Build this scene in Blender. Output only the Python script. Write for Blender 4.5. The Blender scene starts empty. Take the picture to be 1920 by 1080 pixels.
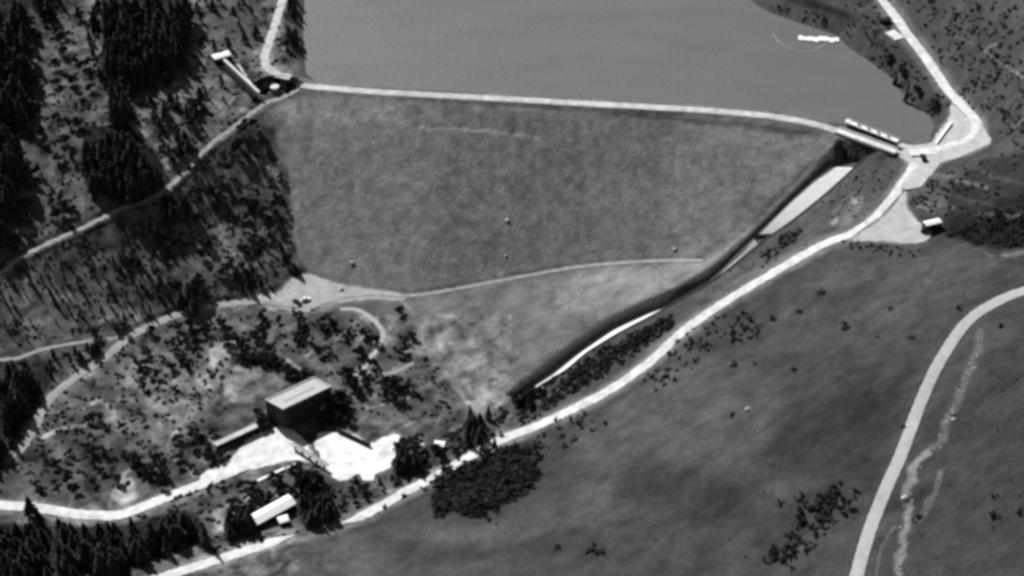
import bpy, bmesh, math, random
import numpy as np
from mathutils import Vector, geometry
R = math.radians
random.seed(7)
rng = np.random.default_rng(7)
S = bpy.context.scene
COL = S.collection

# ---------------------------------------------------------------- camera, world, sun, exposure
CAMLOC = np.array([0.0, -566.9, 475.7]); PITCH = R(40.0)
FPX = 2955.0                                   # focal length in pixels of a 1920 px wide frame
cam = bpy.data.cameras.new('camera'); cam.sensor_width = 36.0; cam.lens = 36.0 * FPX / 1920
cam.clip_start = 5.0; cam.clip_end = 20000.0
co = bpy.data.objects.new('camera', cam); COL.objects.link(co)
co.location = CAMLOC; co.rotation_euler = (math.pi / 2 - PITCH, 0, 0); S.camera = co
SUN_EL = R(41.0)
SHD = np.array([0.62, -0.785])                  # ground direction in which shadows fall
SHD = SHD / np.linalg.norm(SHD)
w = bpy.data.worlds.new('World'); S.world = w; w.use_nodes = True
nt = w.node_tree; nt.nodes.clear()
sky = nt.nodes.new('ShaderNodeTexSky'); sky.sky_type = 'NISHITA'; sky.sun_disc = False
sky.sun_elevation = SUN_EL; sky.sun_rotation = math.atan2(-SHD[0], -SHD[1]); sky.altitude = 500
bw = nt.nodes.new('ShaderNodeRGBToBW')         # black and white film: the sky without its hue
bg = nt.nodes.new('ShaderNodeBackground'); bg.inputs['Strength'].default_value = 0.05
wo = nt.nodes.new('ShaderNodeOutputWorld')
nt.links.new(sky.outputs[0], bw.inputs[0]); nt.links.new(bw.outputs[0], bg.inputs[0]); nt.links.new(bg.outputs[0], wo.inputs[0])
sl = bpy.data.lights.new('sun', 'SUN'); sl.energy = 5.0; sl.angle = R(0.5); sl.color = (1, 1, 1)
so = bpy.data.objects.new('sun', sl); COL.objects.link(so)
sd = Vector((SHD[0] * math.cos(SUN_EL), SHD[1] * math.cos(SUN_EL), -math.sin(SUN_EL)))
so.rotation_euler = sd.to_track_quat('-Z', 'Y').to_euler(); so.location = (-300, 400, 400)
S.view_settings.view_transform = 'Standard'; S.view_settings.look = 'None'
S.view_settings.exposure = 0.28; S.view_settings.gamma = 1.0; S.view_settings.use_curve_mapping = False
S.render.engine = 'CYCLES'; S.cycles.max_bounces = 4; S.cycles.diffuse_bounces = 1
S.cycles.pixel_filter_type = 'BLACKMAN_HARRIS'; S.cycles.filter_width = 3.4   # a soft old lens and film

# ---------------------------------------------------------------- camera geometry used to place things on the ground
FW = np.array([0, math.cos(PITCH), -math.sin(PITCH)]); UP = np.array([0, math.sin(PITCH), math.cos(PITCH)])
def ray(px, py):
    d = FW + np.array([(px - 960) / FPX, 0, 0]) + UP * ((540 - py) / FPX)
    return d
def PZ(px, py, z):
    d = ray(px, py); t = (z - CAMLOC[2]) / d[2]
    return CAMLOC + d * t
def project(X, Y, Z):
    v0 = X - CAMLOC[0]; v1 = Y - CAMLOC[1]; v2 = Z - CAMLOC[2]
    zz = v1 * FW[1] + v2 * FW[2]; yy = v1 * UP[1] + v2 * UP[2]
    return 960 + FPX * v0 / zz, 540 - FPX * yy / zz

# ---------------------------------------------------------------- noise
def vnoise(x, y, seed=0):
    n = 257
    g = np.random.default_rng(1000 + seed).random((n, n))
    xi = np.floor(x).astype(int); yi = np.floor(y).astype(int)
    fx = x - xi; fy = y - yi
    fx = fx * fx * (3 - 2 * fx); fy = fy * fy * (3 - 2 * fy)
    a = g[xi % n, yi % n]; b = g[(xi + 1) % n, yi % n]; c = g[xi % n, (yi + 1) % n]; d = g[(xi + 1) % n, (yi + 1) % n]
    return (a * (1 - fx) + b * fx) * (1 - fy) + (c * (1 - fx) + d * fx) * fy
def fbm(x, y, scale, oct=4, seed=0):
    s = 0; a = 1; t = 0; f = 1 / scale
    for k in range(oct):
        s = s + a * (vnoise(x * f + 17.3 * k, y * f - 9.1 * k, seed + k) - .5) * 2; t += a; a *= .55; f *= 2.03
    return s / t

# ---------------------------------------------------------------- terrain: a TIN of surveyed lines (pixel, pixel, height)
LAKEZ = 37.0
CREST = [(565,160,42.3),(640,167,42),(720,173,42),(850,180,42),(960,186,42),(1100,194,42),(1280,204,42),(1400,213,42),(1480,223,42),(1540,236,42),(1590,252,42),(1680,281,42),(1712,292,42)]
ROAD7 = [(1718,300,42),(1702,330,41),(1672,372,39),(1636,412,36),(1596,438,34),(1540,460,31),(1440,517,25),(1350,572,19),(1280,622,14),(1220,677,10),(1150,727,7),(1070,769,4),(1000,801,2),(950,820,1),(890,850,0),(820,892,-1),(760,922,-1),(700,957,-1),(640,982,0),(590,994,0.5),(540,1007,1),(470,1030,2),(400,1052,3),(300,1084,4),(200,1120,5)]
LWALL = [(1574,259,41.6),(1546,292,37.5),(1520,325,33),(1480,364,28.5),(1430,415,23),(1390,455,18.5),(1330,505,12.5),(1273,537,8.5),(1207,565,5),(1140,598,2.5),(1073,643,0.5),(1023,683,-1),(980,713,-2.2),(950,738,-3)]
RWALL = [(1648,282,41.6),(1614,300,37.5),(1585,328,33),(1545,364,29),(1484,413,23),(1430,450,19),(1354,512,13),(1296,548,9.5),(1230,586,6),(1160,622,3.5),(1098,660,1.5),(1062,692,0),(1010,722,-1.5),(978,748,-2.5)]
LINES = [
 CREST, ROAD7, LWALL, RWALL,
 [(535,345,26),(548,410,16),(556,470,7),(575,520,2),(700,547,0),(790,555,0),(950,523,0),(1100,498,2),(1230,489,6),(1320,492,10.5)],
 [(505,205,40.5),(515,260,36),(528,300,31),(535,345,26)],
 [(1250,548,7.5),(1100,616,2),(970,706,-2),(920,770,-4),(880,790,-5)],
 [(745,600,-1),(800,690,-3),(860,760,-5)],
 [(0,945,-2),(130,962,-4),(225,965,-5),(300,938,-5),(380,905,-6),(450,880,-6),(520,845,-6),(600,880,-6),(700,890,-6),(745,850,-6),(640,810,-6)],
 [(400,770,-4),(470,745,-5),(560,770,-6),(640,760,-5),(700,700,-3),(430,690,-3)],
 [(20,852,0),(62,800,1),(110,732,1.5),(165,690,1.5),(215,657,1.5),(280,612,1),(370,580,0.5),(480,565,0),(560,573,0)],
 [(480,205,40),(440,237,38),(390,275,34.5),(315,352,29),(255,388,27),(215,398,26),(150,430,23.5),(100,452,22),(0,515,18),(-150,590,12)],
 [(500,110,42.5),(520,45,43.5),(535,0,44.5),(560,-80,46)],
 [(420,110,42),(470,165,41.5)],
 [(0,300,36),(0,100,46),(200,110,46),(350,60,46),(400,-100,52),(0,-150,60),(-400,-200,80)],
 [(200,250,38),(330,180,41)],
 [(300,470,13),(450,400,16),(450,500,8),(150,560,9),(0,640,7),(-200,760,4)],
 [(0,668,5),(80,655,4),(215,634,2)],
 [(1500,640,30),(1400,720,26),(1250,780,19),(1080,850,11),(960,900,8),(800,980,6),(650,1030,6),(500,1078,7),(380,1120,8)],
 [(1600,480,37),(1700,465,41),(1820,475,45),(1920,475,47),(2100,470,55)],
 [(1500,850,34),(1300,950,27),(1000,1080,18),(700,1180,14)],
 [(1920,545,50),(1820,595,46),(1785,640,45),(1750,700,43.5),(1720,770,43),(1690,850,42.5),(1655,930,42.5),(1625,1010,43),(1605,1090,44),(1590,1180,45)],
 [(1560,700,37),(1560,900,38),(1480,1080,36)],
 [(1720,1080,45),(1760,900,46),(1800,780,48),(1860,680,52)],
 [(2000,1100,66),(1920,900,60),(1940,750,60),(2200,700,75)],
 [(1655,0,47),(1700,60,45.5),(1740,112,44),(1790,182,43),(1822,222,42.5),(1800,268,42),(1745,282,42)],
 [(1855,265,43),(1800,296,42),(1750,325,42),(1712,350,41),(1690,375,40),(1700,398,40),(1735,425,40.5),(1700,452,40)],
 [(1920,200,60),(1920,100,66),(1800,0,58),(1900,-100,75),(2200,100,90)],
 [(1900,290,58),(1980,380,58),(1830,330,49),(1780,370,43.5),(1790,430,42)],
 [(1650,320,38),(1640,360,36),(1600,400,33),(1560,420,30)],
 [(1740,232,40),(1760,262,41.5)],
 [(850,900,-3),(780,900,-3),(560,990,-2),(440,1000,-1),(300,1000,-2),(100,1020,-2),(0,1040,-1),(-200,1100,3)],
]
SHORE = [(1395,-20),(1412,5),(1440,22),(1500,44),(1545,58),(1572,68),(1590,88),(1640,122),(1672,146),(1690,172),(1716,200),(1742,216),(1752,236),(1742,262),(1712,266),(1690,264),(1650,252),(1590,232),(1545,224),(1490,211),(1400,203),(1280,195),(1100,184),(960,177),(850,170),(720,163),(640,158),(592,152),(574,138),(570,100),(568,50),(571,0),(560,-300),(640,-700),(1900,-760),(1500,-200)]
def on_dam(px, py):
    z = 20.0
    for _ in range(30): z = z + ((2 + (PZ(px, py, z)[1] - 8) * .395) - z) * .6
    return (px, py, min(z, 42))
LINES[4] = [on_dam(a, b) for a, b in ((535,345),(548,410),(556,470),(575,520))] + LINES[4][4:]
LINES[5] = [on_dam(a, b) for a, b in ((515,215),(520,260),(528,300),(535,345))]
pts = []; edges = []
for L in LINES:
    i0 = len(pts)
    for k, (a, b, z) in enumerate(L):
        p = PZ(a, b, z); pts.append((p[0], p[1], z))
        if k: edges.append((i0 + k - 1, i0 + k))
for (x, y, z) in [(-2600,-1500,30),(0,-1500,40),(2600,-1500,110),(2600,0,150),(-2600,0,60),(-2600,2600,220),(0,2600,160),(2600,2600,240),(-500,-250,5),(-400,-500,20),(0,-500,30),(350,-450,70)]:
    pts.append((x, y, z))
res = geometry.delaunay_2d_cdt([Vector((p[0], p[1])) for p in pts], edges, [], 0, 1e-4, True)
V2, F2, ORIG = res[0], res[2], res[3]
VZ = []
P3 = np.array(pts)
for v, o in zip(V2, ORIG):
    if len(o): VZ.append(P3[o[0], 2])
    else:
        d = np.hypot(P3[:, 0] - v[0], P3[:, 1] - v[1]); q = np.argsort(d)[:3]
        VZ.append(float((P3[q, 2] / (d[q] + .01)).sum() / (1 / (d[q] + .01)).sum()))
def axis(a, b, step, lo, hi):
    c = list(np.arange(a, b + 1e-6, step)); s = step; x = c[0]; pre = []
    while x > lo: s *= 1.16; x -= s; pre.append(x)
    s = step; x = c[-1]; post = []
    while x < hi: s *= 1.16; x += s; post.append(x)
    return np.array(pre[::-1] + c + post)
STEP = 0.9
GX = axis(-305, 325, STEP, -2300, 2300); GY = axis(-215, 225, STEP, -1300, 2300)
NX, NY = len(GX), len(GY)
XX, YY = np.meshgrid(GX, GY, indexing='ij')
H = np.full((NX, NY), 40.0)
for f in F2:
    for t in range(1, len(f) - 1):
        a, b, c = f[0], f[t], f[t + 1]
        A, B, C = V2[a], V2[b], V2[c]
        i0 = np.searchsorted(GX, min(A[0], B[0], C[0])); i1 = np.searchsorted(GX, max(A[0], B[0], C[0]), 'right')
        j0 = np.searchsorted(GY, min(A[1], B[1], C[1])); j1 = np.searchsorted(GY, max(A[1], B[1], C[1]), 'right')
        if i0 >= i1 or j0 >= j1: continue
        X = XX[i0:i1, j0:j1]; Y = YY[i0:i1, j0:j1]
        det = (B[1]-C[1])*(A[0]-C[0]) + (C[0]-B[0])*(A[1]-C[1])
        if abs(det) < 1e-9: continue
        l1 = ((B[1]-C[1])*(X-C[0]) + (C[0]-B[0])*(Y-C[1])) / det
        l2 = ((C[1]-A[1])*(X-C[0]) + (A[0]-C[0])*(Y-C[1])) / det
        l3 = 1 - l1 - l2
        m = (l1 >= -1e-6) & (l2 >= -1e-6) & (l3 >= -1e-6)
        Hs = H[i0:i1, j0:j1]; Hs[m] = (l1 * VZ[a] + l2 * VZ[b] + l3 * VZ[c])[m]
def blur(A, r, n=2):
    for _ in range(n):
        for ax in (0, 1):
            pad = [(0, 0), (0, 0)]; pad[ax] = (r + 1, r)
            c = np.cumsum(np.pad(A, pad, mode='edge'), axis=ax)
            k = 2 * r + 1
            A = (c.take(range(k, c.shape[ax]), ax) - c.take(range(0, c.shape[ax] - k), ax)) / k
    return A
H = blur(H, 4, 2)
H0 = H.copy()

def interp(A, x, y):
    x = np.asarray(x, float); y = np.asarray(y, float)
    i = np.clip(np.searchsorted(GX, x) - 1, 0, NX - 2); j = np.clip(np.searchsorted(GY, y) - 1, 0, NY - 2)
    fx = np.clip((x - GX[i]) / (GX[i+1] - GX[i]), 0, 1); fy = np.clip((y - GY[j]) / (GY[j+1] - GY[j]), 0, 1)
    return (A[i,j]*(1-fx) + A[i+1,j]*fx)*(1-fy) + (A[i,j+1]*(1-fx) + A[i+1,j+1]*fx)*fy
def PG(px, py, A=None):
    """where the sight line through a pixel meets the ground"""
    A = H if A is None else A
    z = 20.0
    for _ in range(14):
        p = PZ(px, py, z); zn = float(interp(A, p[0], p[1])); z = z + (zn - z) * .75
        if abs(zn - z) < .01: break
    return PZ(px, py, z)
def pgn(px, py, A=None):
    """vectorised PG"""
    A = H if A is None else A
    px = np.asarray(px, float); py = np.asarray(py, float); z = np.full(px.shape, 20.0)
    dx = (px - 960) / FPX; u = (540 - py) / FPX
    dy = FW[1] + UP[1] * u; dz = FW[2] + UP[2] * u
    for _ in range(14):
        t = (z - CAMLOC[2]) / dz; X = CAMLOC[0] + dx * t; Y = CAMLOC[1] + dy * t
        z = z + (interp(A, X, Y) - z) * .75
    t = (z - CAMLOC[2]) / dz
    return np.stack([CAMLOC[0] + dx * t, CAMLOC[1] + dy * t, z], -1)
def sst(e0, e1, x):
    t = np.clip((x - e0) / (e1 - e0), 0, 1); return t * t * (3 - 2 * t)
def inpoly(X, Y, poly):
    r = np.zeros(X.shape, bool); n = len(poly)
    for i in range(n):
        x0, y0 = poly[i][:2]; x1, y1 = poly[(i + 1) % n][:2]
        if y0 == y1: continue
        c = ((y0 > Y) != (y1 > Y)) & (X < (x1 - x0) * (Y - y0) / (y1 - y0) + x0)
        r ^= c
    return r
def pdist(X, Y, P, closed=False):
    d = np.full(X.shape, 1e9); n = len(P); tt = np.zeros(X.shape)
    for i in range(n if closed else n - 1):
        x0, y0 = P[i][:2]; x1, y1 = P[(i + 1) % n][:2]; L = (x1-x0)**2 + (y1-y0)**2 + 1e-12
        t = np.clip(((X - x0)*(x1-x0) + (Y - y0)*(y1-y0)) / L, 0, 1)
        q = np.hypot(X - x0 - t*(x1-x0), Y - y0 - t*(y1-y0)); m = q < d
        d[m] = q[m]; tt[m] = (i + t)[m]
    return d, tt
def catmull(P, step):
    P = [np.array(p, float) for p in P]; out = []
    Q = [2*P[0]-P[1]] + P + [2*P[-1]-P[-2]]
    for i in range(1, len(Q) - 2):
        n = max(2, int(np.linalg.norm((Q[i+1]-Q[i])[:2]) / step))
        for k in range(n):
            t = k / n
            out.append(.5*((2*Q[i]) + (-Q[i-1]+Q[i+1])*t + (2*Q[i-1]-5*Q[i]+4*Q[i+1]-Q[i+2])*t*t + (-Q[i-1]+3*Q[i]-3*Q[i+1]+Q[i+2])*t**3))
    out.append(P[-1]); return np.array(out)
def win(x0, x1, y0, y1):
    i0 = max(0, np.searchsorted(GX, x0)); i1 = min(NX, np.searchsorted(GX, x1)); j0 = max(0, np.searchsorted(GY, y0)); j1 = min(NY, np.searchsorted(GY, y1))
    return slice(i0, i1), slice(j0, j1)

# lake basin
SH = np.array([PZ(a, b, LAKEZ)[:2] for a, b in SHORE])
sw = win(-500, 900, 20, 2000)
xs, ys = XX[sw], YY[sw]
dl, _ = pdist(xs, ys, SH, True); ins = inpoly(xs, ys, SH)
dl = np.where(ins, -dl, dl) + fbm(xs, ys, 9, 3, 40) * 1.2 * sst(60, 68, -ys + 130) * 0
hl = H[sw]
inside = np.maximum(LAKEZ - 9, LAKEZ + dl * .5)
ISL = dl < 0
outside = np.where(dl < 7, np.maximum(LAKEZ + .05, LAKEZ + (hl - LAKEZ) * sst(0, 9, dl)), LAKEZ + (hl - LAKEZ) * sst(0, 9, dl))
pass

# small scale relief
n1 = fbm(XX, YY, 34, 4, 1); n2 = fbm(XX, YY, 7, 3, 5)
PXg, PYg = project(XX, YY, H)
NORTH = [(500,190),(700,168),(1590,262),(1335,500),(1100,498),(950,525),(790,556),(690,548),(600,535),(555,490),(540,340)]
damm = inpoly(PXg, PYg, NORTH)
rough = np.where(damm, .12, .55)
calm = sst(30, 0, PXg - 1500) * 0
H = H + np.where(dl.min() > 1e8, 0, 1) * (n1 * np.where(damm, .3, .9) + n2 * rough) * np.where((PYg < 205) & (PXg > 560) & (PXg < 1760), 0, 1)
hl = H[sw]
bank = np.minimum(np.maximum(hl, LAKEZ + np.clip(dl, 0, 4) * .25), LAKEZ + .6 * np.maximum(dl, 0) + sst(8, 30, dl) * 60)
H[sw] = np.where(dl < 0, inside, np.where(dl < 7, bank, np.minimum(hl, np.maximum(bank, LAKEZ + .6 * dl))))

# hill side shaped by gullies and swells running down from right to left
hillm = sst(0, 60, (PYg - (1130 - .53 * PXg)) ) * (PXg > 600) * sst(0, 1, 1.0 * (PYg > 430))
u = XX * .86 + YY * .5; vv = -XX * .5 + YY * .86
H = H + hillm * (fbm(u * .35, vv, 22, 3, 60) * 1.4)
for (gp, gr, gdz) in [([(1540,500),(1640,590),(1480,650),(1330,690)], 26, -1.2), ([(1700,760),(1560,810),(1420,900),(1350,1000)], 30, -1.8), ([(1690,950),(1560,960),(1450,1030)], 20, -2.0), ([(1300,860),(1100,930),(860,970)], 20, 1.4),([(1500,560),(1680,520),(1850,500)], 24, 1.2)]:
    W3 = pgn([p[0] for p in gp], [p[1] for p in gp])
    s = win(W3[:,0].min()-60, W3[:,0].max()+60, W3[:,1].min()-60, W3[:,1].max()+60)
    d, _ = pdist(XX[s], YY[s], W3); H[s] += gdz * np.exp(-(d / (gr * .45)) ** 2)

# ---------------------------------------------------------------- roads: graded into the ground
def road_line(P, step=5):
    Q = catmull([p[:2] for p in P], step); W3 = pgn(Q[:, 0], Q[:, 1]); z = W3[:, 2].copy()
    for _ in range(6): z[1:-1] = (z[:-2] + z[1:-1]*2 + z[2:]) / 4
    # re-seat on the sight line at the smoothed height
    return np.array([PZ(a, b, zz) for (a, b), zz in zip(Q, z)])
def grade(W3, half, shoulder=2.5, dz=-.12):
    for i in range(0, len(W3) - 1, 12):
        seg = W3[i:i+14]
        if len(seg) < 2: continue
        r = half + shoulder + 1
        s = win(seg[:,0].min()-r, seg[:,0].max()+r, seg[:,1].min()-r, seg[:,1].max()+r)
        if XX[s].size == 0: continue
        d, t = pdist(XX[s], YY[s], seg); z = np.interp(t, range(len(seg)), seg[:, 2]) + dz
        k = 1 - sst(half + .4, half + shoulder, d)
        H[s] = H[s] * (1 - k) + z * k
ROADS = {}
def road(key, P, width, shoulder=2.5):
    W3 = road_line(P); grade(W3, width / 2, shoulder); ROADS[key] = (W3, width)
road('crest', [p[:2] for p in CREST[:-2]], 4.7, 1.6)
road('access', [(1716,306)] + [p[:2] for p in ROAD7[1:]], 4.3, 2.0)
road('abutment', [(542,-40),(530,0),(516,45),(503,85),(496,108),(503,128),(522,140),(545,145)], 4.5)
road('track', [(560,168),(535,180),(505,192),(475,210),(440,238),(390,276),(340,328),(312,355),(290,368),(255,384),(215,397),(150,430),(100,452),(40,482),(0,514),(-60,545)], 2.5)
road('toe', [(1318,488),(1230,489),(1150,494),(1080,501),(1020,511),(950,524),(870,539),(800,551),(750,555),(700,553),(640,560),(580,578)], 2.0, 1.5)
road('west', [(560,572),(520,568),(480,565),(420,571),(370,580),(330,591),(280,612),(240,634),(205,664),(165,692),(110,732),(82,765),(65,800),(42,838),(20,856)], 4.2)
road('branch', [(250,632),(215,634),(150,642),(80,655),(30,672),(-40,676)], 2.0, 1.2)
road('loop', [(638,580),(665,580),(690,592),(712,612),(719,632),(708,655),(690,675),(680,696),(665,705)], 2.3, 1.2)
road('spur', [(688,699),(720,702),(750,694),(775,680)], 2.0, 1.2)
road('lower', [(-60,944),(0,947),(70,952),(130,962),(180,966),(230,964),(300,937),(380,907),(440,882),(500,858)], 4.8)
road('shore', [(1640,-40),(1655,0),(1678,30),(1700,62),(1740,114),(1772,162),(1800,195),(1826,222),(1833,243),(1818,264),(1785,276),(1745,283),(1705,286)], 5.4)
road('hill', [(1990,528),(1920,545),(1868,566),(1820,597),(1785,640),(1750,700),(1720,770),(1690,850),(1655,930),(1625,1010),(1605,1085),(1595,1140)], 4.6, 2.0)
ROADPX = {k: np.array([project(*q) for q in W3]) for k, (W3, wd) in ROADS.items()}
# level pads
PADS = {
 'junction': [(1690,268),(1712,272),(1745,268),(1757,250),(1778,222),(1785,195),(1802,182),(1840,232),(1858,264),(1850,272),(1800,294),(1766,305),(1745,328),(1724,350),(1690,352),(1704,316),(1702,303),(1676,287)],
 'apron': [(1700,350),(1672,392),(1650,412),(1600,447),(1625,452),(1660,452),(1700,456),(1735,452),(1745,432),(1728,420),(1706,398),(1700,378)],
 'plaza': [(629,811),(650,812),(675,820),(694,832),(720,820),(748,816),(742,837),(736,873),(704,889),(699,900),(682,900),(672,888),(655,898),(630,899),(606,880),(600,850),(590,835),(600,812)],
 'yard': [(432,862),(465,824),(491,812),(530,800),(560,815),(580,840),(600,872),(560,862),(525,868),(490,876),(453,884),(420,892),(380,905),(380,889)],
 'parking': [(455,561),(500,552),(525,546),(548,522),(575,514),(620,528),(665,538),(715,545),(760,553),(752,563),(690,562),(640,568),(600,578),(566,586),(525,578),(480,569)],
}
PADZ = {}
fw_ = road_line([(410,112),(450,150),(490,188)]); grade(fw_, 3.5, 3, -.4)
def flatten(key, zz=None, sh=2.5):
    P = PADS[key]; W3 = pgn([p[0] for p in P], [p[1] for p in P])
    if zz is None:
        A = np.c_[W3[:, :2], np.ones(len(W3))]; c = np.linalg.lstsq(A, W3[:, 2], rcond=None)[0]
    else: c = np.array([0, 0, zz])
    W2 = []
    for (a, b) in P:
        z = 20
        for _ in range(12): q = PZ(a, b, z); z = q[0]*c[0] + q[1]*c[1] + c[2]
        W2.append(PZ(a, b, z))
    W2 = np.array(W2); s = win(W2[:,0].min()-6, W2[:,0].max()+6, W2[:,1].min()-6, W2[:,1].max()+6)
    d, _ = pdist(XX[s], YY[s], W2, True); d = np.where(inpoly(XX[s], YY[s], W2), -d, d)
    k = 1 - sst(.5, sh + .5, d); z = XX[s]*c[0] + YY[s]*c[1] + c[2] - .14
    H[s] = H[s]*(1-k) + z*k; PADZ[key] = (W2, c)
flatten('junction'); flatten('apron'); flatten('plaza', -6); flatten('yard', -6); flatten('parking')
# settle the road lines where a pad changed the ground, so that sheets stay layered
for k_, (W3, wd) in ROADS.items():
    zt = interp(H, W3[:, 0], W3[:, 1]) + .12
    W3[:, 2] = np.maximum(W3[:, 2], zt)

# ---------------------------------------------------------------- spillway channel is cut into the ground
def side(P, n):
    Q = catmull([p[:2] for p in P], 3); s = np.r_[0, np.cumsum(np.hypot(*np.diff(Q, axis=0).T))]
    t = np.linspace(0, s[-1], n); return np.c_[np.interp(t, s, Q[:, 0]), np.interp(t, s, Q[:, 1])]
NS = 90
def stations(P):
    # sample both walls at matching stations (same index of the traced list)
    out = []
    for k in range(NS):
        t = k / (NS - 1) * (len(P) - 1); i = min(int(t), len(P) - 2); f = t - i
        out.append([P[i][c] * (1-f) + P[i+1][c] * f for c in range(3)])
    out = np.array(out)
    for _ in range(3): out[1:-1] = (out[:-2] + 2 * out[1:-1] + out[2:]) / 4
    return out
SL = stations(LWALL); SR = stations(RWALL)
WL = np.array([PZ(*p) for p in SL]); WR = np.array([PZ(*p) for p in SR])
tt = np.linspace(0, 13, NS)
DEP = np.interp(tt, [0, 1, 2, 3, 5, 6, 7, 8, 9, 11, 13], [9, 4.6, 2.6, 2.1, 1.7, 3.2, 5.0, 4.2, 3.8, 3.8, 3.0])
FZ = np.minimum(WL[:, 2], WR[:, 2]) - DEP
chan = np.r_[WL[:, :2], WR[::-1, :2]]
s = win(chan[:,0].min()-4, chan[:,0].max()+4, chan[:,1].min()-4, chan[:,1].max()+4)
HS = H[s]
for A_ in (WL, WR):                               # ground beside the channel comes up to the coping
    d, t = pdist(XX[s], YY[s], A_); z = np.interp(t, range(NS), A_[:, 2]) - .35
    k = 1 - sst(1.2, 5, d); HS[:] = HS * (1 - k) + z * k
inc = inpoly(XX[s], YY[s], chan)
d, t = pdist(XX[s], YY[s], (WL + WR) / 2); z = np.interp(t, range(NS), FZ) - 1.6
H[s] = np.where(inc, z, HS)
# upstream mouth of the spillway is water, the deck spans it
TRENCH = [(553,165),(546,156),(531,152),(514,151),(500,155),(491,164)]
TW = pgn([p[0] for p in TRENCH], [p[1] for p in TRENCH])
s = win(TW[:,0].min()-9, TW[:,0].max()+9, TW[:,1].min()-9, TW[:,1].max()+9)
d, t = pdist(XX[s], YY[s], TW); TZ = float(TW[:, 2].mean())
H[s] = np.where(d < 4.4, TZ - 6.0, H[s])

# ---------------------------------------------------------------- ground albedo: where grass, scrub, bare soil lie, with some shade painted in
PX, PY = project(XX, YY, H)
wx = PX + fbm(XX, YY, 10, 3, 20) * 9; wy = PY + fbm(XX, YY, 10, 3, 24) * 6
ALB = np.full(XX.shape, .075)
LATER = []
def soft(poly, edge=6):
    d, _ = pdist(wx, wy, poly, True); d = np.where(inpoly(wx, wy, poly), -d, d); return 1 - sst(-edge, edge, d)
def zone(poly, a, edge=6, sl_=None):
    xs_ = [p[0] for p in poly]; ys_ = [p[1] for p in poly]
    m = (PX > min(xs_)-40) & (PX < max(xs_)+40) & (PY > min(ys_)-30) & (PY < max(ys_)+30)
    if not m.any(): return
    x_, y_ = wx[m], wy[m]; d, _ = pdist(x_, y_, poly, True); d = np.where(inpoly(x_, y_, poly), -d, d)
    k = 1 - sst(-edge, edge, d); ALB[m] = ALB[m]*(1-k) + a*k
def streak(P, wpx, a, wob=1.0, st=1.0):
    Q = catmull(P, 8); xs_, ys_ = Q[:, 0], Q[:, 1]
    m = (PX > xs_.min()-20) & (PX < xs_.max()+20) & (PY > ys_.min()-20) & (PY < ys_.max()+20)
    if not m.any(): return
    x_ = PX[m] + fbm(XX[m], YY[m], 5, 2, 31) * 3 * wob; y_ = PY[m] + fbm(XX[m], YY[m], 5, 2, 33) * 3 * wob
    d, _ = pdist(x_, y_, Q); k = (1 - sst(wpx * .3, wpx * .8, d)) * st; ALB[m] = ALB[m]*(1-k) + a*k
zone([(-400,-400),(560,-400),(575,170),(545,340),(560,520),(450,565),(330,590),(210,640),(0,665),(-400,700)], .085, 6)
zone([(1560,150),(1660,60),(1400,0),(1300,-200),(2400,-300),(2400,500),(1960,490),(1850,470),(1700,470),(1640,420)], .06)
zone([(700,1200),(640,990),(760,925),(900,850),(1100,760),(1280,625),(1440,520),(1600,450),(1750,465),(1920,480),(2400,500),(2400,1400)], .052, 8)
zone([(1600,460),(1760,475),(1900,480),(1800,560),(1700,600),(1540,640),(1420,660),(1480,560)], .074, 34)  # broad lighter and darker zones paint the shading of the hill's swells
zone([(850,1010),(1000,940),(1150,900),(1300,840),(1420,780),(1500,860),(1300,930),(1100,975),(900,1030)], .078, 26)
zone([(400,1100),(640,1010),(820,985),(1000,1000),(950,1060),(700,1110)], .075, 22)
zone([(1260,640),(1420,680),(1480,760),(1400,830),(1280,880),(1120,880),(1060,830),(1180,740)], .072, 24)
zone([(1480,760),(1700,700),(1640,900),(1500,900),(1420,860)], .036, 30)
zone([(1180,860),(1300,870),(1420,900),(1440,980),(1300,980),(1150,950)], .042, 26)
zone([(700,1000),(900,1020),(1100,1010),(1040,1050),(800,1050),(700,1030)], .05, 14)
zone([(1700,800),(1860,660),(1940,620),(1960,1100),(1720,1100)], .042, 16)
zone(NORTH, .17, 5)
zone([(505,200),(560,180),(780,180),(770,230),(620,235),(540,225)], .22, 14)
zone([(760,562),(870,543),(950,528),(1100,503),(1200,493),(1335,487),(1310,508),(1262,538),(1205,562),(1140,594),(1072,640),(1022,680),(975,715),(930,768),(905,778),(870,762),(820,690),(770,650),(740,600)], .15, 5)
zone([(570,560),(640,560),(740,560),(780,600),(740,650),(700,600),(640,575),(600,582)], .12, 6)
zone([(1100,500),(1335,485),(1300,512),(1200,560),(1110,595),(1040,560)], .25, 16)
zone([(790,620),(880,600),(960,640),(930,700),(860,720)], .165, 18)
zone([(900,760),(880,740),(935,700),(965,715),(925,768)], .21, 6)
zone([(640,720),(760,680),(830,700),(880,765),(800,800),(740,800),(650,790)], .085, 10)
zone([(330,600),(560,585),(660,585),(700,640),(640,700),(420,680),(300,740),(200,760),(240,680)], .09, 10)
zone([(230,690),(330,640),(400,650),(430,700),(380,760),(300,850),(220,880),(200,780)], .13, 18)
zone([(395,640),(440,640),(420,720),(380,720)], .2, 8)
zone([(80,840),(200,800),(260,860),(230,940),(60,940)], .07, 12)
zone([(428,700),(450,684),(480,682),(510,690),(545,715),(520,735),(495,745),(480,757),(440,755),(420,740)], .18, 3)
zone([(490,770),(530,790),(630,745),(660,790),(600,845),(560,835),(500,815),(484,790)], .055, 4)  # ground darkened to deepen the powerhouse's cast shadow
zone([(440,690),(430,660),(490,655),(540,675),(580,690),(560,705),(500,680)], .03, 4)
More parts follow.
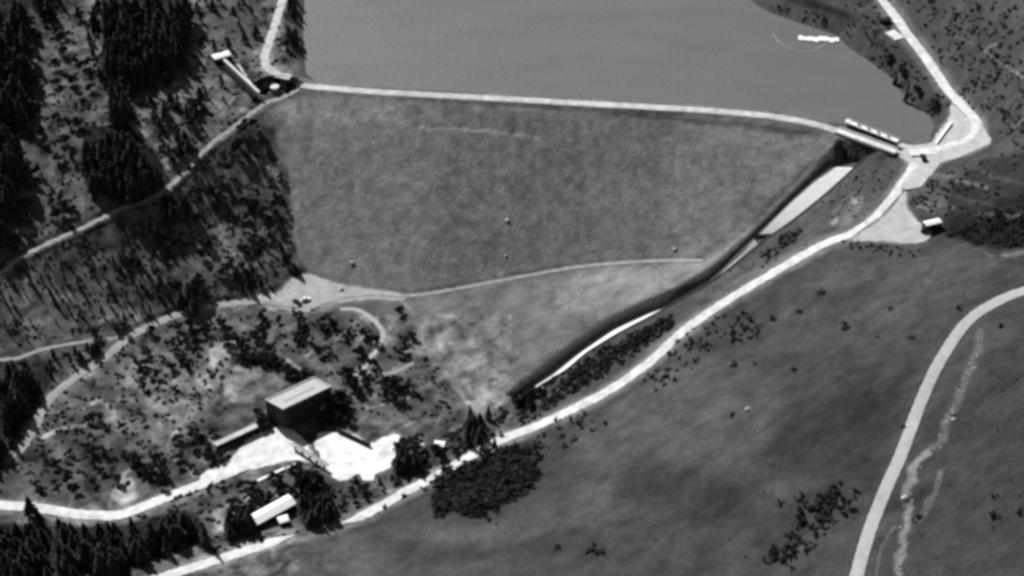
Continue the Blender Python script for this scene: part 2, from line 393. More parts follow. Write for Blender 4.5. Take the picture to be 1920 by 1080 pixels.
zone([(535,1000),(560,985),(640,975),(650,985),(620,1000),(550,1015)], .1, 5)
zone([(220,950),(210,930),(230,890),(250,900),(255,930),(240,955)], .3, 4)
zone([(400,960),(420,940),(445,945),(440,975),(425,1000),(400,1000)], .2, 6)
zone([(450,890),(480,880),(492,900),(480,930),(455,940)], .22, 6)
zone([(1010,695),(1060,694),(1160,624),(1290,552),(1350,516),(1484,416),(1530,400),(1580,440),(1440,512),(1340,566),(1270,618),(1150,718),(1000,792),(960,770)], .06, 4)
zone([(1290,555),(1400,490),(1540,430),(1580,440),(1440,505),(1340,560)], .09, 5)
zone([(1484,412),(1550,366),(1614,306),(1650,286),(1695,300),(1690,330),(1640,395),(1590,430),(1520,440)], .075, 4)
zone([(1570,420),(1590,370),(1615,365),(1612,395),(1590,425)], .14, 5)
zone([(1700,345),(1745,325),(1790,320),(1850,350),(1800,400),(1760,405),(1705,385)], .08, 8)
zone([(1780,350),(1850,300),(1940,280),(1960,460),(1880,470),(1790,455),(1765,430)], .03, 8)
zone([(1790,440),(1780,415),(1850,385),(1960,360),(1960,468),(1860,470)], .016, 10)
for P_, w_, a_ in (([(1720,330),(1760,350),(1800,370),(1860,385)],6,.05),([(1735,325),(1790,335),(1850,352)],6,.13),([(1712,360),(1740,380),(1790,390)],5,.12),([(1708,372),(1730,392),(1760,404)],5,.04),([(1800,300),(1860,330),(1920,345)],8,.055),([(1830,400),(1880,405),(1930,400)],7,.06)): LATER.append((P_, w_, a_))
zone([(1580,150),(1650,110),(1690,60),(1740,130),(1790,200),(1745,220),(1690,170)], .055, 5)
zone([(1440,20),(1400,-20),(1640,-30),(1680,50),(1620,110),(1570,66)], .07, 6)
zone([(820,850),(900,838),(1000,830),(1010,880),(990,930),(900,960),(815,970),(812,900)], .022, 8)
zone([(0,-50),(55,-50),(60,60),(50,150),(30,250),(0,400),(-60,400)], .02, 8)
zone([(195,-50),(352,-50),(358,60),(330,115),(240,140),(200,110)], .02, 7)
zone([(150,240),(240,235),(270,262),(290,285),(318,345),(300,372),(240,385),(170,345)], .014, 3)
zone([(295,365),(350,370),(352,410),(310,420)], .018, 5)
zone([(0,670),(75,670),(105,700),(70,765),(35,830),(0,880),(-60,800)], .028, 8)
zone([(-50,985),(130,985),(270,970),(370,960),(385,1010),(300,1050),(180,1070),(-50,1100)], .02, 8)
zone([(640,820),(745,820),(800,820),(880,800),(900,840),(800,890),(745,880)], .05, 6)
# worn lines, game tracks, bare strips
for q_ in LATER: streak(*q_)
for k_, (W3, wd) in ROADS.items():
    q_ = np.array([project(*p_) for p_ in W3]); streak([tuple(p_) for p_ in q_[::4]], wd * 6.2, {'track': .13, 'branch': .12, 'west': .13, 'toe': .16, 'loop': .16, 'spur': .14, 'hill': .05}.get(k_, .17), 1.6, .75)
for k_ in ('apron', 'junction', 'parking', 'plaza', 'yard'): zone(PADS[k_], .25, 7)
for P, wd, a, *ex in [
 ([(790,238),(850,243),(900,245),(960,252),(1010,258)], 7, .27),([(245,228),(268,250),(290,270),(305,300),(318,335)], 6, .16),
 ([(305,240),(330,252),(370,285)], 7, .15),([(470,290),(500,315),(530,335),(540,355)], 6, .2),([(415,215),(440,180)], 5, .16),([(395,190),(430,205),(470,208)], 9, .2),
 ([(440,480),(420,440),(380,400),(350,370)], 5, .12),([(500,220),(520,260),(545,300)], 6, .15),([(400,330),(440,360),(470,390)], 4, .12),
 ([(40,510),(60,530),(90,550)], 4, .12),([(225,590),(250,565),(262,540)], 7, .13),([(230,600),(262,622)], 5, .12),
 ([(200,545),(260,600)], 3, .12),([(320,440),(400,470),(450,520),(430,545)], 10, .09),([(100,410),(140,420)],14,.09),
 ([(80,822),(100,812),(125,804),(160,797),(190,793),(215,778),(205,765),(190,752),(170,758)], 7, .26),([(110,770),(130,775),(165,760)], 4, .14),([(215,775),(226,773)], 7, .3),
 ([(220,775),(330,700),(370,690)], 9, .13),([(205,950),(215,920),(232,890),(262,868),(300,850),(340,800)], 6, .2),
 ([(310,840),(325,860),(350,875),(375,900)], 6, .22),([(380,815),(400,830),(430,852)], 4, .2),([(300,790),(285,815),(310,840)], 5, .16),
 ([(640,765),(700,762),(750,750),(800,725),(840,705)], 6, .16),([(820,640),(850,680),(880,730),(900,765)], 7, .22),([(930,640),(965,660),(985,680)], 6, .17),
 ([(745,560),(765,575),(778,590)], 6, .22),([(835,700),(860,735),(895,770),(900,785)], 7, .24),([(760,660),(790,650),(830,640)], 5, .18),
 ([(1840,630),(1825,680),(1800,735),(1785,765)], 14, .1, 3, .7),([(1782,770),(1775,800),(1760,830),(1740,850)], 15, .11, 3, .8),([(1735,850),(1715,880),(1700,920),(1703,950)], 15, .24, 3, .8),
 ([(1765,890),(1750,930),(1735,965),(1715,980)], 10, .12, 3, .8),([(1702,955),(1695,1000),(1688,1050),(1684,1090)], 10, .2, 3, .8),([(1680,985),(1660,1010),(1645,1060),(1640,1100)], 4, .11),
 ([(1925,150),(1890,125),(1862,108),(1848,95),(1856,86),(1868,84)], 3.5, .18),([(1840,92),(1820,80),(1780,60)], 3, .11),([(1890,250),(1915,225),(1925,215)], 3.5, .14),
 ([(1720,385),(1735,390),(1750,400)], 5, .16),([(1340,555),(1420,505),(1500,465),(1540,445)], 4, .12),([(1560,400),(1590,370),(1612,355)], 4, .12),
 ([(1562,418),(1570,410)], 7, .22),([(1600,372),(1606,380)], 7, .24),([(1690,320),(1698,326)],4,.15),
 ([(1900,478),(1925,470)], 8, .14),([(1880,478),(1890,480)], 6, .17),([(1848,475),(1858,480)],6,.15),
 ([(985,695),(1020,690)],4,.1),([(1030,702),(1040,706)],5,.25),([(1060,722),(1010,755)],4,.1),
 ([(1400,765),(1406,770)], 6, .16),([(720,820),(760,800),(780,790)],4,.16),([(765,825),(770,850)],5,.2),([(785,820),(790,835)],7,.26),([(845,805),(852,815)],5,.2),
 ([(540,675),(560,690)],7,.3),([(575,670),(585,660)],5,.22),([(500,690),(540,715),(570,730)],5,.05),([(470,800),(480,790)],8,.3),([(375,860),(385,868)],8,.16),
 ([(680,690),(672,705)],12,.26),([(740,720),(748,725)],6,.22),([(630,630),(632,640)],6,.16),([(670,640),(690,625)],5,.15),
]: streak(P, wd, a, *ex)
mott = fbm(XX, YY, 4.6, 3, 70) * 1.1; mot2 = fbm(XX, YY, 16, 3, 75); fine = fbm(XX, YY, 2.6, 2, 78)
isdam = inpoly(PX, PY, NORTH)
leftm = (PX < 560) | ((PX < 960) & (PY > 590) & (PY < 1000 - .42 * (PX - 560)))
ridge = 1 - np.abs(fbm(XX * .8 + YY * .5, YY * .8 - XX * .5, 9, 3, 82)) * 2.2          # pale broken trails and bare strips
ridge2 = 1 - np.abs(fbm(XX * .7 + YY * .7, (YY * .7 - XX * .7) * .6, 5, 2, 92)) * 2.6
ridge = np.maximum(ridge, ridge2 * .95)
pale = sst(.55, .95, ridge) * sst(-.15, .2, fbm(XX, YY, 22, 2, 86))
slope_grain = fbm((XX * .8 + YY * .6) * .35, -XX * .6 + YY * .8, 3.2, 3, 88)
m_ = np.where(isdam, .55 * mott + .6 * fine, mott)
m_ = np.where((PX > 640) & ~leftm & ~isdam, .55 * mott + .6 * slope_grain, m_)
amp = np.where(isdam, .36, np.where(leftm, .62, .3)); amp2 = np.where(isdam, .06, .26)
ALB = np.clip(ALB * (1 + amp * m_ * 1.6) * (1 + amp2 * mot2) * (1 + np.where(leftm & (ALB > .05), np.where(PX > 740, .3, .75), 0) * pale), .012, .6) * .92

# ---------------------------------------------------------------- materials
def mat(name, col, rough=.9, noise=.0, scale=1.0, bump=0.0, bscale=1.0, attr=None, spec=.2):
    m = bpy.data.materials.new(name); m.use_nodes = True; n = m.node_tree; b = n.nodes['Principled BSDF']
    b.inputs['Roughness'].default_value = rough; b.inputs['Specular IOR Level'].default_value = spec
    tc = n.nodes.new('ShaderNodeNewGeometry')
    src = None
    if attr:
        a = n.nodes.new('ShaderNodeAttribute'); a.attribute_name = attr; src = a.outputs['Color']
    if noise:
        t = n.nodes.new('ShaderNodeTexNoise'); t.inputs['Scale'].default_value = scale; t.inputs['Detail'].default_value = 5
        n.links.new(tc.outputs['Position'], t.inputs['Vector'])
        r = n.nodes.new('ShaderNodeMapRange'); r.inputs['From Min'].default_value = .3; r.inputs['From Max'].default_value = .7
        r.inputs['To Min'].default_value = 1 - noise; r.inputs['To Max'].default_value = 1 + noise
        n.links.new(t.outputs['Fac'], r.inputs['Value'])
        x = n.nodes.new('ShaderNodeVectorMath'); x.operation = 'SCALE'
        if src: n.links.new(src, x.inputs[0])
        else: x.inputs[0].default_value = (col, col, col)
        n.links.new(r.outputs[0], x.inputs['Scale']); n.links.new(x.outputs[0], b.inputs['Base Color'])
    elif src: n.links.new(src, b.inputs['Base Color'])
    else: b.inputs['Base Color'].default_value = (col, col, col, 1)
    if bump:
        t2 = n.nodes.new('ShaderNodeTexNoise'); t2.inputs['Scale'].default_value = bscale; t2.inputs['Detail'].default_value = 4
        n.links.new(tc.outputs['Position'], t2.inputs['Vector'])
        bp = n.nodes.new('ShaderNodeBump'); bp.inputs['Distance'].default_value = bump; bp.inputs['Strength'].default_value = 1
        n.links.new(t2.outputs['Fac'], bp.inputs['Height']); n.links.new(bp.outputs[0], b.inputs['Normal'])
    return m
M = dict(
 ground=mat('ground_cover', .1, .95, .22, .8, .35, .9, attr='albedo', spec=.05),
 gravel=mat('pale_gravel', .47, .95, .26, .25, .05, 2.0, spec=.1),
 plaza=mat('worn_white_concrete', .72, .9, .3, .16, .05, 2.0, spec=.1),
 phwall=mat('grey_render_wall', .05, .9, .2, .5, spec=.05),
 slab=mat('fresh_white_concrete', .9, .85, .05, .5),
 pale=mat('junction_gravel', .43, .95, .16, .25, .05, 2.0, spec=.1),
 track=mat('worn_track_soil', .27, .95, .2, .3, .05, 2.0, spec=.1),
 mid=mat('compacted_gravel', .36, .95, .18, .2, .05, 2.0, spec=.1),
 hillroad=mat('grey_road', .4, .9, .1, .3, .03, 3.0, spec=.1),
 bright=mat('white_dust_road', .64, .95, .22, .3, .05, 2.0, spec=.1),
 concrete=mat('concrete', .62, .85, .1, .3, .02, 3.0),
 oldcon=mat('weathered_concrete', .34, .9, .2, .4, .03, 3.0),
 shade_con=mat('shade_darkened_concrete', .075, .9, .3, .4, .03, 3.0),  # concrete darkened to paint shade into chute walls and piers
 shade_slab=mat('shade_darkened_slab', .06, .7, .3, .4, .02, 3.0),  # floor tone darkened for the shade below the bridge
 white=mat('white_paint', .82, .7, .05, .5),
 roof=mat('light_roofing', .47, .85, .08, .4),
 dark=mat('dark_cladding_and_shade', .016, .9, .2, .5, spec=.03),  # cladding, and shade put into trench and wall colours
 darkroof=mat('dark_roofing', .025, .9, .2, .5, spec=.05),
 steel=mat('grey_steel', .2, .5, .15, 1.0, spec=.5),
 glass=mat('window_glass', .03, .15, 0, 1, spec=.6),
 rubber=mat('rubber', .02, .8),
 rock=mat('pale_rock', .4, .9, .25, .8, .1, 2.0),
 bark=mat('bark', .05, .95, .3, 4.0),
 conifer=mat('conifer_needles', .038, .95, .5, .45, spec=.05),
 leaf=mat('broad_leaves', .034, .95, .7, .3, spec=.05),
 scrub=mat('scrub_leaves', .024, .95, .75, .35, spec=.05),
)
# water: murky body under a slightly ruffled surface
m = bpy.data.materials.new('lake_water'); m.use_nodes = True; n = m.node_tree; b = n.nodes['Principled BSDF']
b.inputs['Base Color'].default_value = (.125, .125, .125, 1); b.inputs['Roughness'].default_value = .6; b.inputs['IOR'].default_value = 1.33
b.inputs['Specular IOR Level'].default_value = .5
g = n.nodes.new('ShaderNodeNewGeometry'); t = n.nodes.new('ShaderNodeTexNoise'); t.inputs['Scale'].default_value = .35; t.inputs['Detail'].default_value = 6
bp = n.nodes.new('ShaderNodeBump'); bp.inputs['Distance'].default_value = .22
n.links.new(g.outputs['Position'], t.inputs['Vector']); n.links.new(t.outputs['Fac'], bp.inputs['Height']); n.links.new(bp.outputs[0], b.inputs['Normal'])
M['water'] = m
t3 = n.nodes.new('ShaderNodeTexNoise'); t3.inputs['Scale'].default_value = .02; t3.inputs['Detail'].default_value = 7; t3.inputs['Roughness'].default_value = .65
mp = n.nodes.new('ShaderNodeMapping'); mp.inputs['Scale'].default_value = (1, 3.2, 1); mp.inputs['Rotation'].default_value = (0, 0, R(25))
n.links.new(g.outputs['Position'], mp.inputs['Vector']); n.links.new(mp.outputs[0], t3.inputs['Vector'])
r3 = n.nodes.new('ShaderNodeMapRange'); r3.inputs['From Min'].default_value = .3; r3.inputs['From Max'].default_value = .7; r3.inputs['To Min'].default_value = .36; r3.inputs['To Max'].default_value = .62
n.links.new(t3.outputs['Fac'], r3.inputs['Value']); n.links.new(r3.outputs[0], b.inputs['Roughness'])

# ---------------------------------------------------------------- object helpers
def np_mesh(name, verts, faces, m, smooth=False):
    me = bpy.data.meshes.new(name); verts = np.asarray(verts, np.float32); faces = np.asarray(faces, np.int32)
    k = faces.shape[1]
    me.vertices.add(len(verts)); me.vertices.foreach_set('co', verts.ravel())
    me.loops.add(faces.size); me.loops.foreach_set('vertex_index', faces.ravel())
    me.polygons.add(len(faces)); me.polygons.foreach_set('loop_start', np.arange(0, faces.size, k, dtype=np.int32))
    me.polygons.foreach_set('loop_total', np.full(len(faces), k, np.int32))
    if smooth: me.polygons.foreach_set('use_smooth', np.ones(len(faces), bool))
    me.materials.append(m); me.update(calc_edges=True)
    return me
def link(name, me, parent=None, loc=None, rz=0):
    o = bpy.data.objects.new(name, me); COL.objects.link(o)
    if parent: o.parent = parent
    if loc is not None: o.location = loc
    if rz: o.rotation_euler[2] = rz
    return o
def tag(o, label=None, cat=None, group=None, kind=None):
    if label: o['label'] = label
    if cat: o['category'] = cat
    if group: o['group'] = group
    if kind: o['kind'] = kind
    return o
def empty(name, loc, rz=0):
    o = bpy.data.objects.new(name, None); COL.objects.link(o); o.location = loc; o.rotation_euler[2] = rz; return o
class MB:
    def __init__(s): s.v = []; s.f = []
    def box(s, x0, x1, y0, y1, z0, z1):
        n = len(s.v); s.v += [(x0,y0,z0),(x1,y0,z0),(x1,y1,z0),(x0,y1,z0),(x0,y0,z1),(x1,y0,z1),(x1,y1,z1),(x0,y1,z1)]
        s.f += [tuple(n+i for i in q) for q in ((3,2,1,0),(4,5,6,7),(0,1,5,4),(1,2,6,5),(2,3,7,6),(3,0,4,7))]; return s
    def prism(s, pts_, z0, z1):
        n = len(s.v); k = len(pts_)
        a = sum(pts_[i][0]*pts_[(i+1)%k][1]-pts_[(i+1)%k][0]*pts_[i][1] for i in range(k))
        if a < 0: pts_ = pts_[::-1]
        zz0 = z0 if hasattr(z0, '__len__') else [z0]*k; zz1 = z1 if hasattr(z1, '__len__') else [z1]*k
        if a < 0: zz0 = list(zz0)[::-1]; zz1 = list(zz1)[::-1]
        s.v += [(p[0],p[1],z) for p, z in zip(pts_, zz0)] + [(p[0],p[1],z) for p, z in zip(pts_, zz1)]
        s.f.append(tuple(n+i for i in range(k))[::-1]); s.f.append(tuple(n+k+i for i in range(k)))
        for i in range(k): j = (i+1)%k; s.f.append((n+i, n+j, n+k+j, n+k+i))
        return s
    def beam(s, p, q, wd, h):
        p = np.array(p, float); q = np.array(q, float); d = q - p; d = d/ (np.linalg.norm(d)+1e-9)
        u_ = np.cross(d, (0,0,1)); u_ = u_/(np.linalg.norm(u_)+1e-9) if np.linalg.norm(u_) > 1e-6 else np.array((1,0,0)); w_ = np.cross(u_, d)
        n = len(s.v)
        for e in (p, q):
            for a, c in ((-1,-1),(1,-1),(1,1),(-1,1)): s.v.append(tuple(e + u_*a*wd/2 + w_*c*h/2))
        s.f += [tuple(n+i for i in q_) for q_ in ((0,1,2,3),(7,6,5,4),(0,4,5,1),(1,5,6,2),(2,6,7,3),(3,7,4,0))]; return s
    def cyl(s, x, y, z0, z1, r0, r1=None, k=10):
        r1 = r0 if r1 is None else r1; n = len(s.v)
        for z, r in ((z0, r0), (z1, r1)): s.v += [(x + r*math.cos(2*math.pi*i/k), y + r*math.sin(2*math.pi*i/k), z) for i in range(k)]
        s.f.append(tuple(n+i for i in range(k))[::-1]); s.f.append(tuple(n+k+i for i in range(k)))
        for i in range(k): j = (i+1)%k; s.f.append((n+i, n+j, n+k+j, n+k+i))
        return s
    def mesh(s, name, m):
        me = bpy.data.meshes.new(name); me.from_pydata([tuple(map(float, v)) for v in s.v], [], s.f); me.materials.append(m); me.update(); return me
    def build(s, name, m, parent=None, loc=None, rz=0): return link(name, s.mesh(name, m), parent, loc, rz)

# ---------------------------------------------------------------- ground, water
idx = np.arange(NX * NY).reshape(NX, NY)
F = np.stack([idx[:-1,:-1], idx[1:,:-1], idx[1:,1:], idx[:-1,1:]], -1).reshape(-1, 4)
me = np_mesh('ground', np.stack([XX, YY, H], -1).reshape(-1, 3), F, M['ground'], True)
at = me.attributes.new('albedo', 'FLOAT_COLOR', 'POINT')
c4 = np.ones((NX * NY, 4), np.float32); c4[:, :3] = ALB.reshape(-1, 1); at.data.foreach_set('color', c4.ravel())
tag(link('ground', me), 'rough grass, scrub and bare soil of the valley sides and the dam face', kind='structure')
WP = [(float(x), float(y)) for x, y in SH]
# water sheet: one polygon a little larger than the shore line, the banks rise through it
me = bpy.data.meshes.new('lake'); bmw = bmesh.new()
cx_, cy_ = 60, 900
ring = []
for (x, y), (a, b) in zip(WP, SHORE):
    ring.append(bmw.verts.new((x, y, LAKEZ)))
f = bmw.faces.new(ring)
if f.normal.z < 0: f.normal_flip()
bmesh.ops.triangulate(bmw, faces=[f]); bmw.to_mesh(me); bmw.free(); me.materials.append(M['water'])
tag(link('lake', me), 'still grey reservoir water held behind the dam', kind='structure')

# ---------------------------------------------------------------- roads
def ribbon(name, key, m, label, lift=0.0, ragged=.25, seed=0, cut=None):
    W3, wd = ROADS[key]
    if cut: W3 = W3[cut[0]:cut[1]]
    T = np.gradient(W3[:, :2], axis=0); T /= np.linalg.norm(T, axis=1)[:, None] + 1e-9
    N = np.stack([-T[:, 1], T[:, 0]], -1); r = np.random.default_rng(seed + 5)
    n_ = len(W3); vs = []; tp = np.ones(n_)
    if cut:
        r_ = np.linspace(.08, 1, 9)
        if cut[0]: tp[:9] = r_
        if cut[1]: tp[-9:] = r_[::-1]
    e = [(r.random(n_) - .5) * 2 * ragged for _ in range(2)]
    for k, off in enumerate((-.5, -.25, 0, .25, .5)):
        o_ = off * wd * tp + (e[0] if k == 0 else e[1] if k == 4 else 0) * tp
        cr = .05 * (1 - (2 * off) ** 2)
        vs.append(np.c_[W3[:, :2] + N * np.reshape(o_, (-1, 1) if np.ndim(o_) else (1, 1)), W3[:, 2] + cr + lift])
    V = np.stack(vs, 1).reshape(-1, 3); i = np.arange(n_ - 1)
    F = np.concatenate([np.stack([i*5+k, i*5+k+1, (i+1)*5+k+1, (i+1)*5+k], -1) for k in range(4)])[:, ::-1]
    return tag(link(name, np_mesh(name, V, F, m, True)), label, kind='structure')
def pad(name, key, m, label, lift=0.0):
    W2, c = PADZ[key]; Q = catmull([tuple(p) for p in W2] + [tuple(W2[0])], 1.2)[:-1]; rg = np.random.default_rng(3); Q = Q + np.c_[(rg.random((len(Q), 2)) - .5) * .9, np.zeros(len(Q))]
    bmx = bmesh.new(); vs = []
    for x, y, _ in Q: vs.append(bmx.verts.new((x, y, x*c[0] + y*c[1] + c[2] + lift)))
    f = bmx.faces.new(vs); f.normal_update()
    if f.normal.z < 0: f.normal_flip()
    bmesh.ops.triangulate(bmx, faces=[f]); me = bpy.data.meshes.new(name); bmx.to_mesh(me); bmx.free(); me.materials.append(m)
    return tag(link(name, me), label, kind='structure')
ribbon('crest_road', 'crest', M['gravel'], 'pale gravel road along the dam crest', .012, .2)
q_ = ROADPX['access']; g0 = int(np.argmin(np.abs(q_[:, 0] - 634))); g1 = int(np.argmin(np.abs(q_[:, 0] - 552)))
ribbon('access_road', 'access', M['bright'], 'bright dusty road climbing beside the spillway to the dam crest', .02, .22, 1, (0, g0))
ribbon('lower_access_road', 'access', M['bright'], 'bright dusty road coming in at the bottom edge below the trees', .02, .25, 1, (g1, None))
ribbon('abutment_road', 'abutment', M['gravel'], 'pale road reaching the left end of the dam', .016, .25, 2)
ribbon('hillside_track', 'track', M['track'], 'narrow track through the scrub down from the dam', .008, .55, 3)
ribbon('toe_track', 'toe', M['track'], 'thin track along the foot of the dam', .008, .25, 4)
ribbon('west_road', 'west', M['track'], 'grey dirt road curving through the trees below the dam', .024, .35, 5)
ribbon('branch_track', 'branch', M['track'], 'faint side track through the dark scrub', .01, .3, 6)
ribbon('loop_path', 'loop', M['mid'], 'bent footpath below the parking place', .01, .2, 7)
ribbon('spur_path', 'spur', M['track'], 'short path branching from the bend', .006, .2, 8)
ribbon('valley_road', 'lower', M['bright'], 'white road along the valley bottom to the powerhouse yard', .03, .2, 9)
ribbon('shore_road', 'shore', M['bright'], 'bright road along the right shore of the lake', .03, .25, 10)
ribbon('upper_hill_road', 'hill', M['hillroad'], 'grey road crossing the grassy hillside', .01, .12, 11)
pad('junction_surface', 'junction', M['pale'], 'wide pale gravel junction at the right end of the dam', .008)
pad('apron_surface', 'apron', M['mid'], 'grey gravel apron beside the access road', .0)
pad('plaza', 'plaza', M['plaza'], 'bright white concrete plaza beside the powerhouse', .0)
pad('yard', 'yard', M['bright'], 'bright yard in front of the powerhouse', .004)
pad('parking_surface', 'parking', M['mid'], 'dusty parking place at the foot of the dam', .0)

# ---------------------------------------------------------------- spillway
def strip(A, B): # quad strip between two polylines of points
    n_ = len(A); V = np.stack([A, B], 1).reshape(-1, 3); i = np.arange(n_ - 1)
    return V, np.stack([i*2, i*2+1, i*2+3, i*2+2], -1)
def flat(P): return np.c_[P[:, 0], P[:, 1]]
C2 = (WL[:, :2] + WR[:, :2]) / 2; T = np.gradient(C2, axis=0); T /= np.linalg.norm(T, axis=1)[:, None]
NL = np.stack([T[:, 1], -T[:, 0]], -1)
if ((WL[:, :2] - C2) * NL).sum() < 0: NL = -NL
sp = empty('spillway', tuple(np.r_[WR[0, :2], FZ[0]]))
tag(sp, 'long concrete spillway chute with white floor running down beside the dam', 'spillway')
o0 = np.r_[WR[0, :2], FZ[0]]
def chmesh(name, A, B, m, parent=sp):
    V, F_ = strip(A - o0, B - o0); return link(name, np_mesh(name, V, F_, m), parent)
fz = FZ[:, None]
WID = np.linalg.norm(WL[:, :2] - WR[:, :2], axis=1)
OFFL = np.minimum(DEP * .95, WID * np.interp(tt, [0, 1.5, 13], [.25, .5, .5]))
WLF = WL.copy(); WLF[:, :2] -= NL * OFFL[:, None]          # foot of left wall, sloped so its dark face stands in for shade
# floor slabs, one per stretch between joints
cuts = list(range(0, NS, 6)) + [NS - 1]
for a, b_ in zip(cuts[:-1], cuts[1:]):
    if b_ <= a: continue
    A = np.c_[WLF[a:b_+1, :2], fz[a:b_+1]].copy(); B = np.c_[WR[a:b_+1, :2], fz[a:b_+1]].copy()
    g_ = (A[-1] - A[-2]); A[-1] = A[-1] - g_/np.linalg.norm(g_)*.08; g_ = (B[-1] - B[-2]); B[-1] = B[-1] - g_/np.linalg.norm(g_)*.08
    chmesh('floor_slab', A, B, M['shade_slab'] if a < 6 else M['slab'])  # head slabs coloured dark to stand in for bridge shade
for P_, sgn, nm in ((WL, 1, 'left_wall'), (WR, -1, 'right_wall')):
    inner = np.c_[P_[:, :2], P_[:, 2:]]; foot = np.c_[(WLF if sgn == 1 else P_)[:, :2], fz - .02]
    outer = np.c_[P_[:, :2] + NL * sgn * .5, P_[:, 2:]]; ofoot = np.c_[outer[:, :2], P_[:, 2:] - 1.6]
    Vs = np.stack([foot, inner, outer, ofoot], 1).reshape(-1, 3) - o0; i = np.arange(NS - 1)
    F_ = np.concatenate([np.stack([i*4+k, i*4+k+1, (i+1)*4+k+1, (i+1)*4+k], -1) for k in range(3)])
    link('side_wall', np_mesh('side_wall', Vs, F_, M['shade_con']), sp)  # wall colour lowered so the shaded inner face reads black
# weir, bridge and gate gallery at the head
A0 = np.array(PZ(1579, 249, 42)); B0 = np.array(PZ(1668, 281, 42))
ax = (B0 - A0); LEN = np.linalg.norm(ax[:2]); ax /= np.linalg.norm(ax); ang = math.atan2(ax[1], ax[0])
hw = empty('spillway_bridge', (A0[0], A0[1], 42.1), ang)
tag(hw, 'low concrete road bridge with parapets crossing the head of the spillway', 'bridge')
MB().box(-3, LEN+3, -1.9, 2.7, -.9, 0).build('deck', M['bright'], hw)
for y0 in (-2.2, 2.7): MB().box(-3, LEN+3, y0, y0+.3, -.6, .75).build('parapet', M['concrete'], hw)
for k in range(4): MB().box(LEN*k/3-.6, LEN*k/3+.6, -1.8, 2.6, -9.2, -.9).build('pier', M['shade_con'], hw)
# gate gallery
gg_a = np.array(PZ(1592, 228, 43.6)); gg_b = np.array(PZ(1684, 264, 43.6)); gx = gg_b - gg_a; GL = np.linalg.norm(gx[:2])
gt = empty('gate_gallery', (gg_a[0], gg_a[1], 43.6), math.atan2(gx[1], gx[0]))
tag(gt, 'narrow white gate gallery raised over the water beside the spillway bridge', 'gate gallery')
MB().box(0, GL, -1.3, 1.3, -.4, 0).build('walkway', M['white'], gt)
for y0 in (-1.3, 1.22): MB().box(0, GL, y0, y0+.08, .85, .95).build('rail', M['white'], gt)
for k in range(5):
    xk = GL * (k + .5) / 5
    MB().box(xk-.5, xk+.5, -.8, 1.6, -10, -.4).build('pier', M['shade_con'], gt)
for k in range(4):
    xk = GL * (k + 1) / 5; g_ = MB().box(xk-GL/10+.6, xk+GL/10-.6, .2, .5, -9, -3.6).build('gate', M['dark'], gt)
    MB().box(xk-.5, xk+.5, -.5, .5, .0, 1.1).build('hoist', M['steel'], gt)
MB().box(-1.6, 0, -1.6, 1.6, -2.2, .2).build('end_block', M['white'], gt)
# the pit between gallery and bridge stays open: forebay slab below the water line
# baffle across the chute
q = int(NS * 4.75 / 13)
bf = MB(); a_ = np.r_[WL[q, :2], FZ[q]+.7] - o0; b2 = np.r_[WR[q, :2], FZ[q]+.7] - o0; bf.beam(a_ + (b2-a_)*.25, b2, 1.8, 1.5)
bf.build('baffle_sill', M['dark'], sp)

# ---------------------------------------------------------------- powerhouse
def frame_from(pxs, z):
    return [PZ(a, b, z) for a, b in pxs]
HB = 12.0; ZB = -6.0
Fc, Rc, Lc = frame_from([(530,767),(621,724),(497,749)], ZB + HB)
lx = (Rc - Fc)[:2]; LX = np.linalg.norm(lx); lx /= LX; pn = np.array([-lx[1], lx[0]]); LW = abs((Lc - Fc)[:2] @ pn)
print('powerhouse', LX, LW, (Lc - Fc)[:2] @ lx)
ph = empty('powerhouse', (Fc[0], Fc[1], ZB), math.atan2(lx[1], lx[0]))
tag(ph, 'tall dark powerhouse with pale flat roof in the valley bottom', 'powerhouse')
SK = (Lc - Fc)[:2] @ lx
def sk(x, y): return (x + SK * y / LW, y)
body = MB(); body.prism([sk(0,0), sk(LX,0), sk(LX,LW), sk(0,LW)], 0, HB - .5); body.build('wall', M['phwall'], ph)
rf = MB(); rf.prism([sk(.35,.35), sk(LX-.35,.35), sk(LX-.35,LW-.35), sk(.35,LW-.35)], HB - .5, HB - .3); rf_o = rf.build('roof', M['roof'], ph)
for (x0, y0, x1, y1) in ((0,0,LX,.35),(0,LW-.35,LX,LW),(0,.35,.35,LW-.35),(LX-.35,.35,LX,LW-.35)):
    p = MB(); p.prism([sk(x0,y0), sk(x1,y0), sk(x1,y1), sk(x0,y1)], HB - .5, HB + .1); p.build('parapet', M['concrete'], ph)
rp = MB(); rp.prism([sk(LX*.2,LW*.4), sk(LX*.8,LW*.4), sk(LX*.8,LW*.6), sk(LX*.2,LW*.6)], HB-.3, HB-.1); rp.build('roof_hatch', M['roof'], rf_o)
for k in range(7):
    x = LX * (k + .5) / 7; wdo = MB().box(x-.9, x+.9, -.12, -.01, 3.5, 9.5).build('window', M['dark'], ph)
    MB().box(x-.75, x+.75, -.16, -.12, 3.7, 9.3).build('pane', M['glass'], wdo)
for k in range(6): 
    x = LX * (k + 1) / 7; MB().box(x-.25, x+.25, -.35, 0, 0, HB-.6).build('pilaster', M['dark'], ph)
MB().box(LX*.72, LX*.72+3, -.45, -.36, 0, 4).build('door', M['steel'], ph)

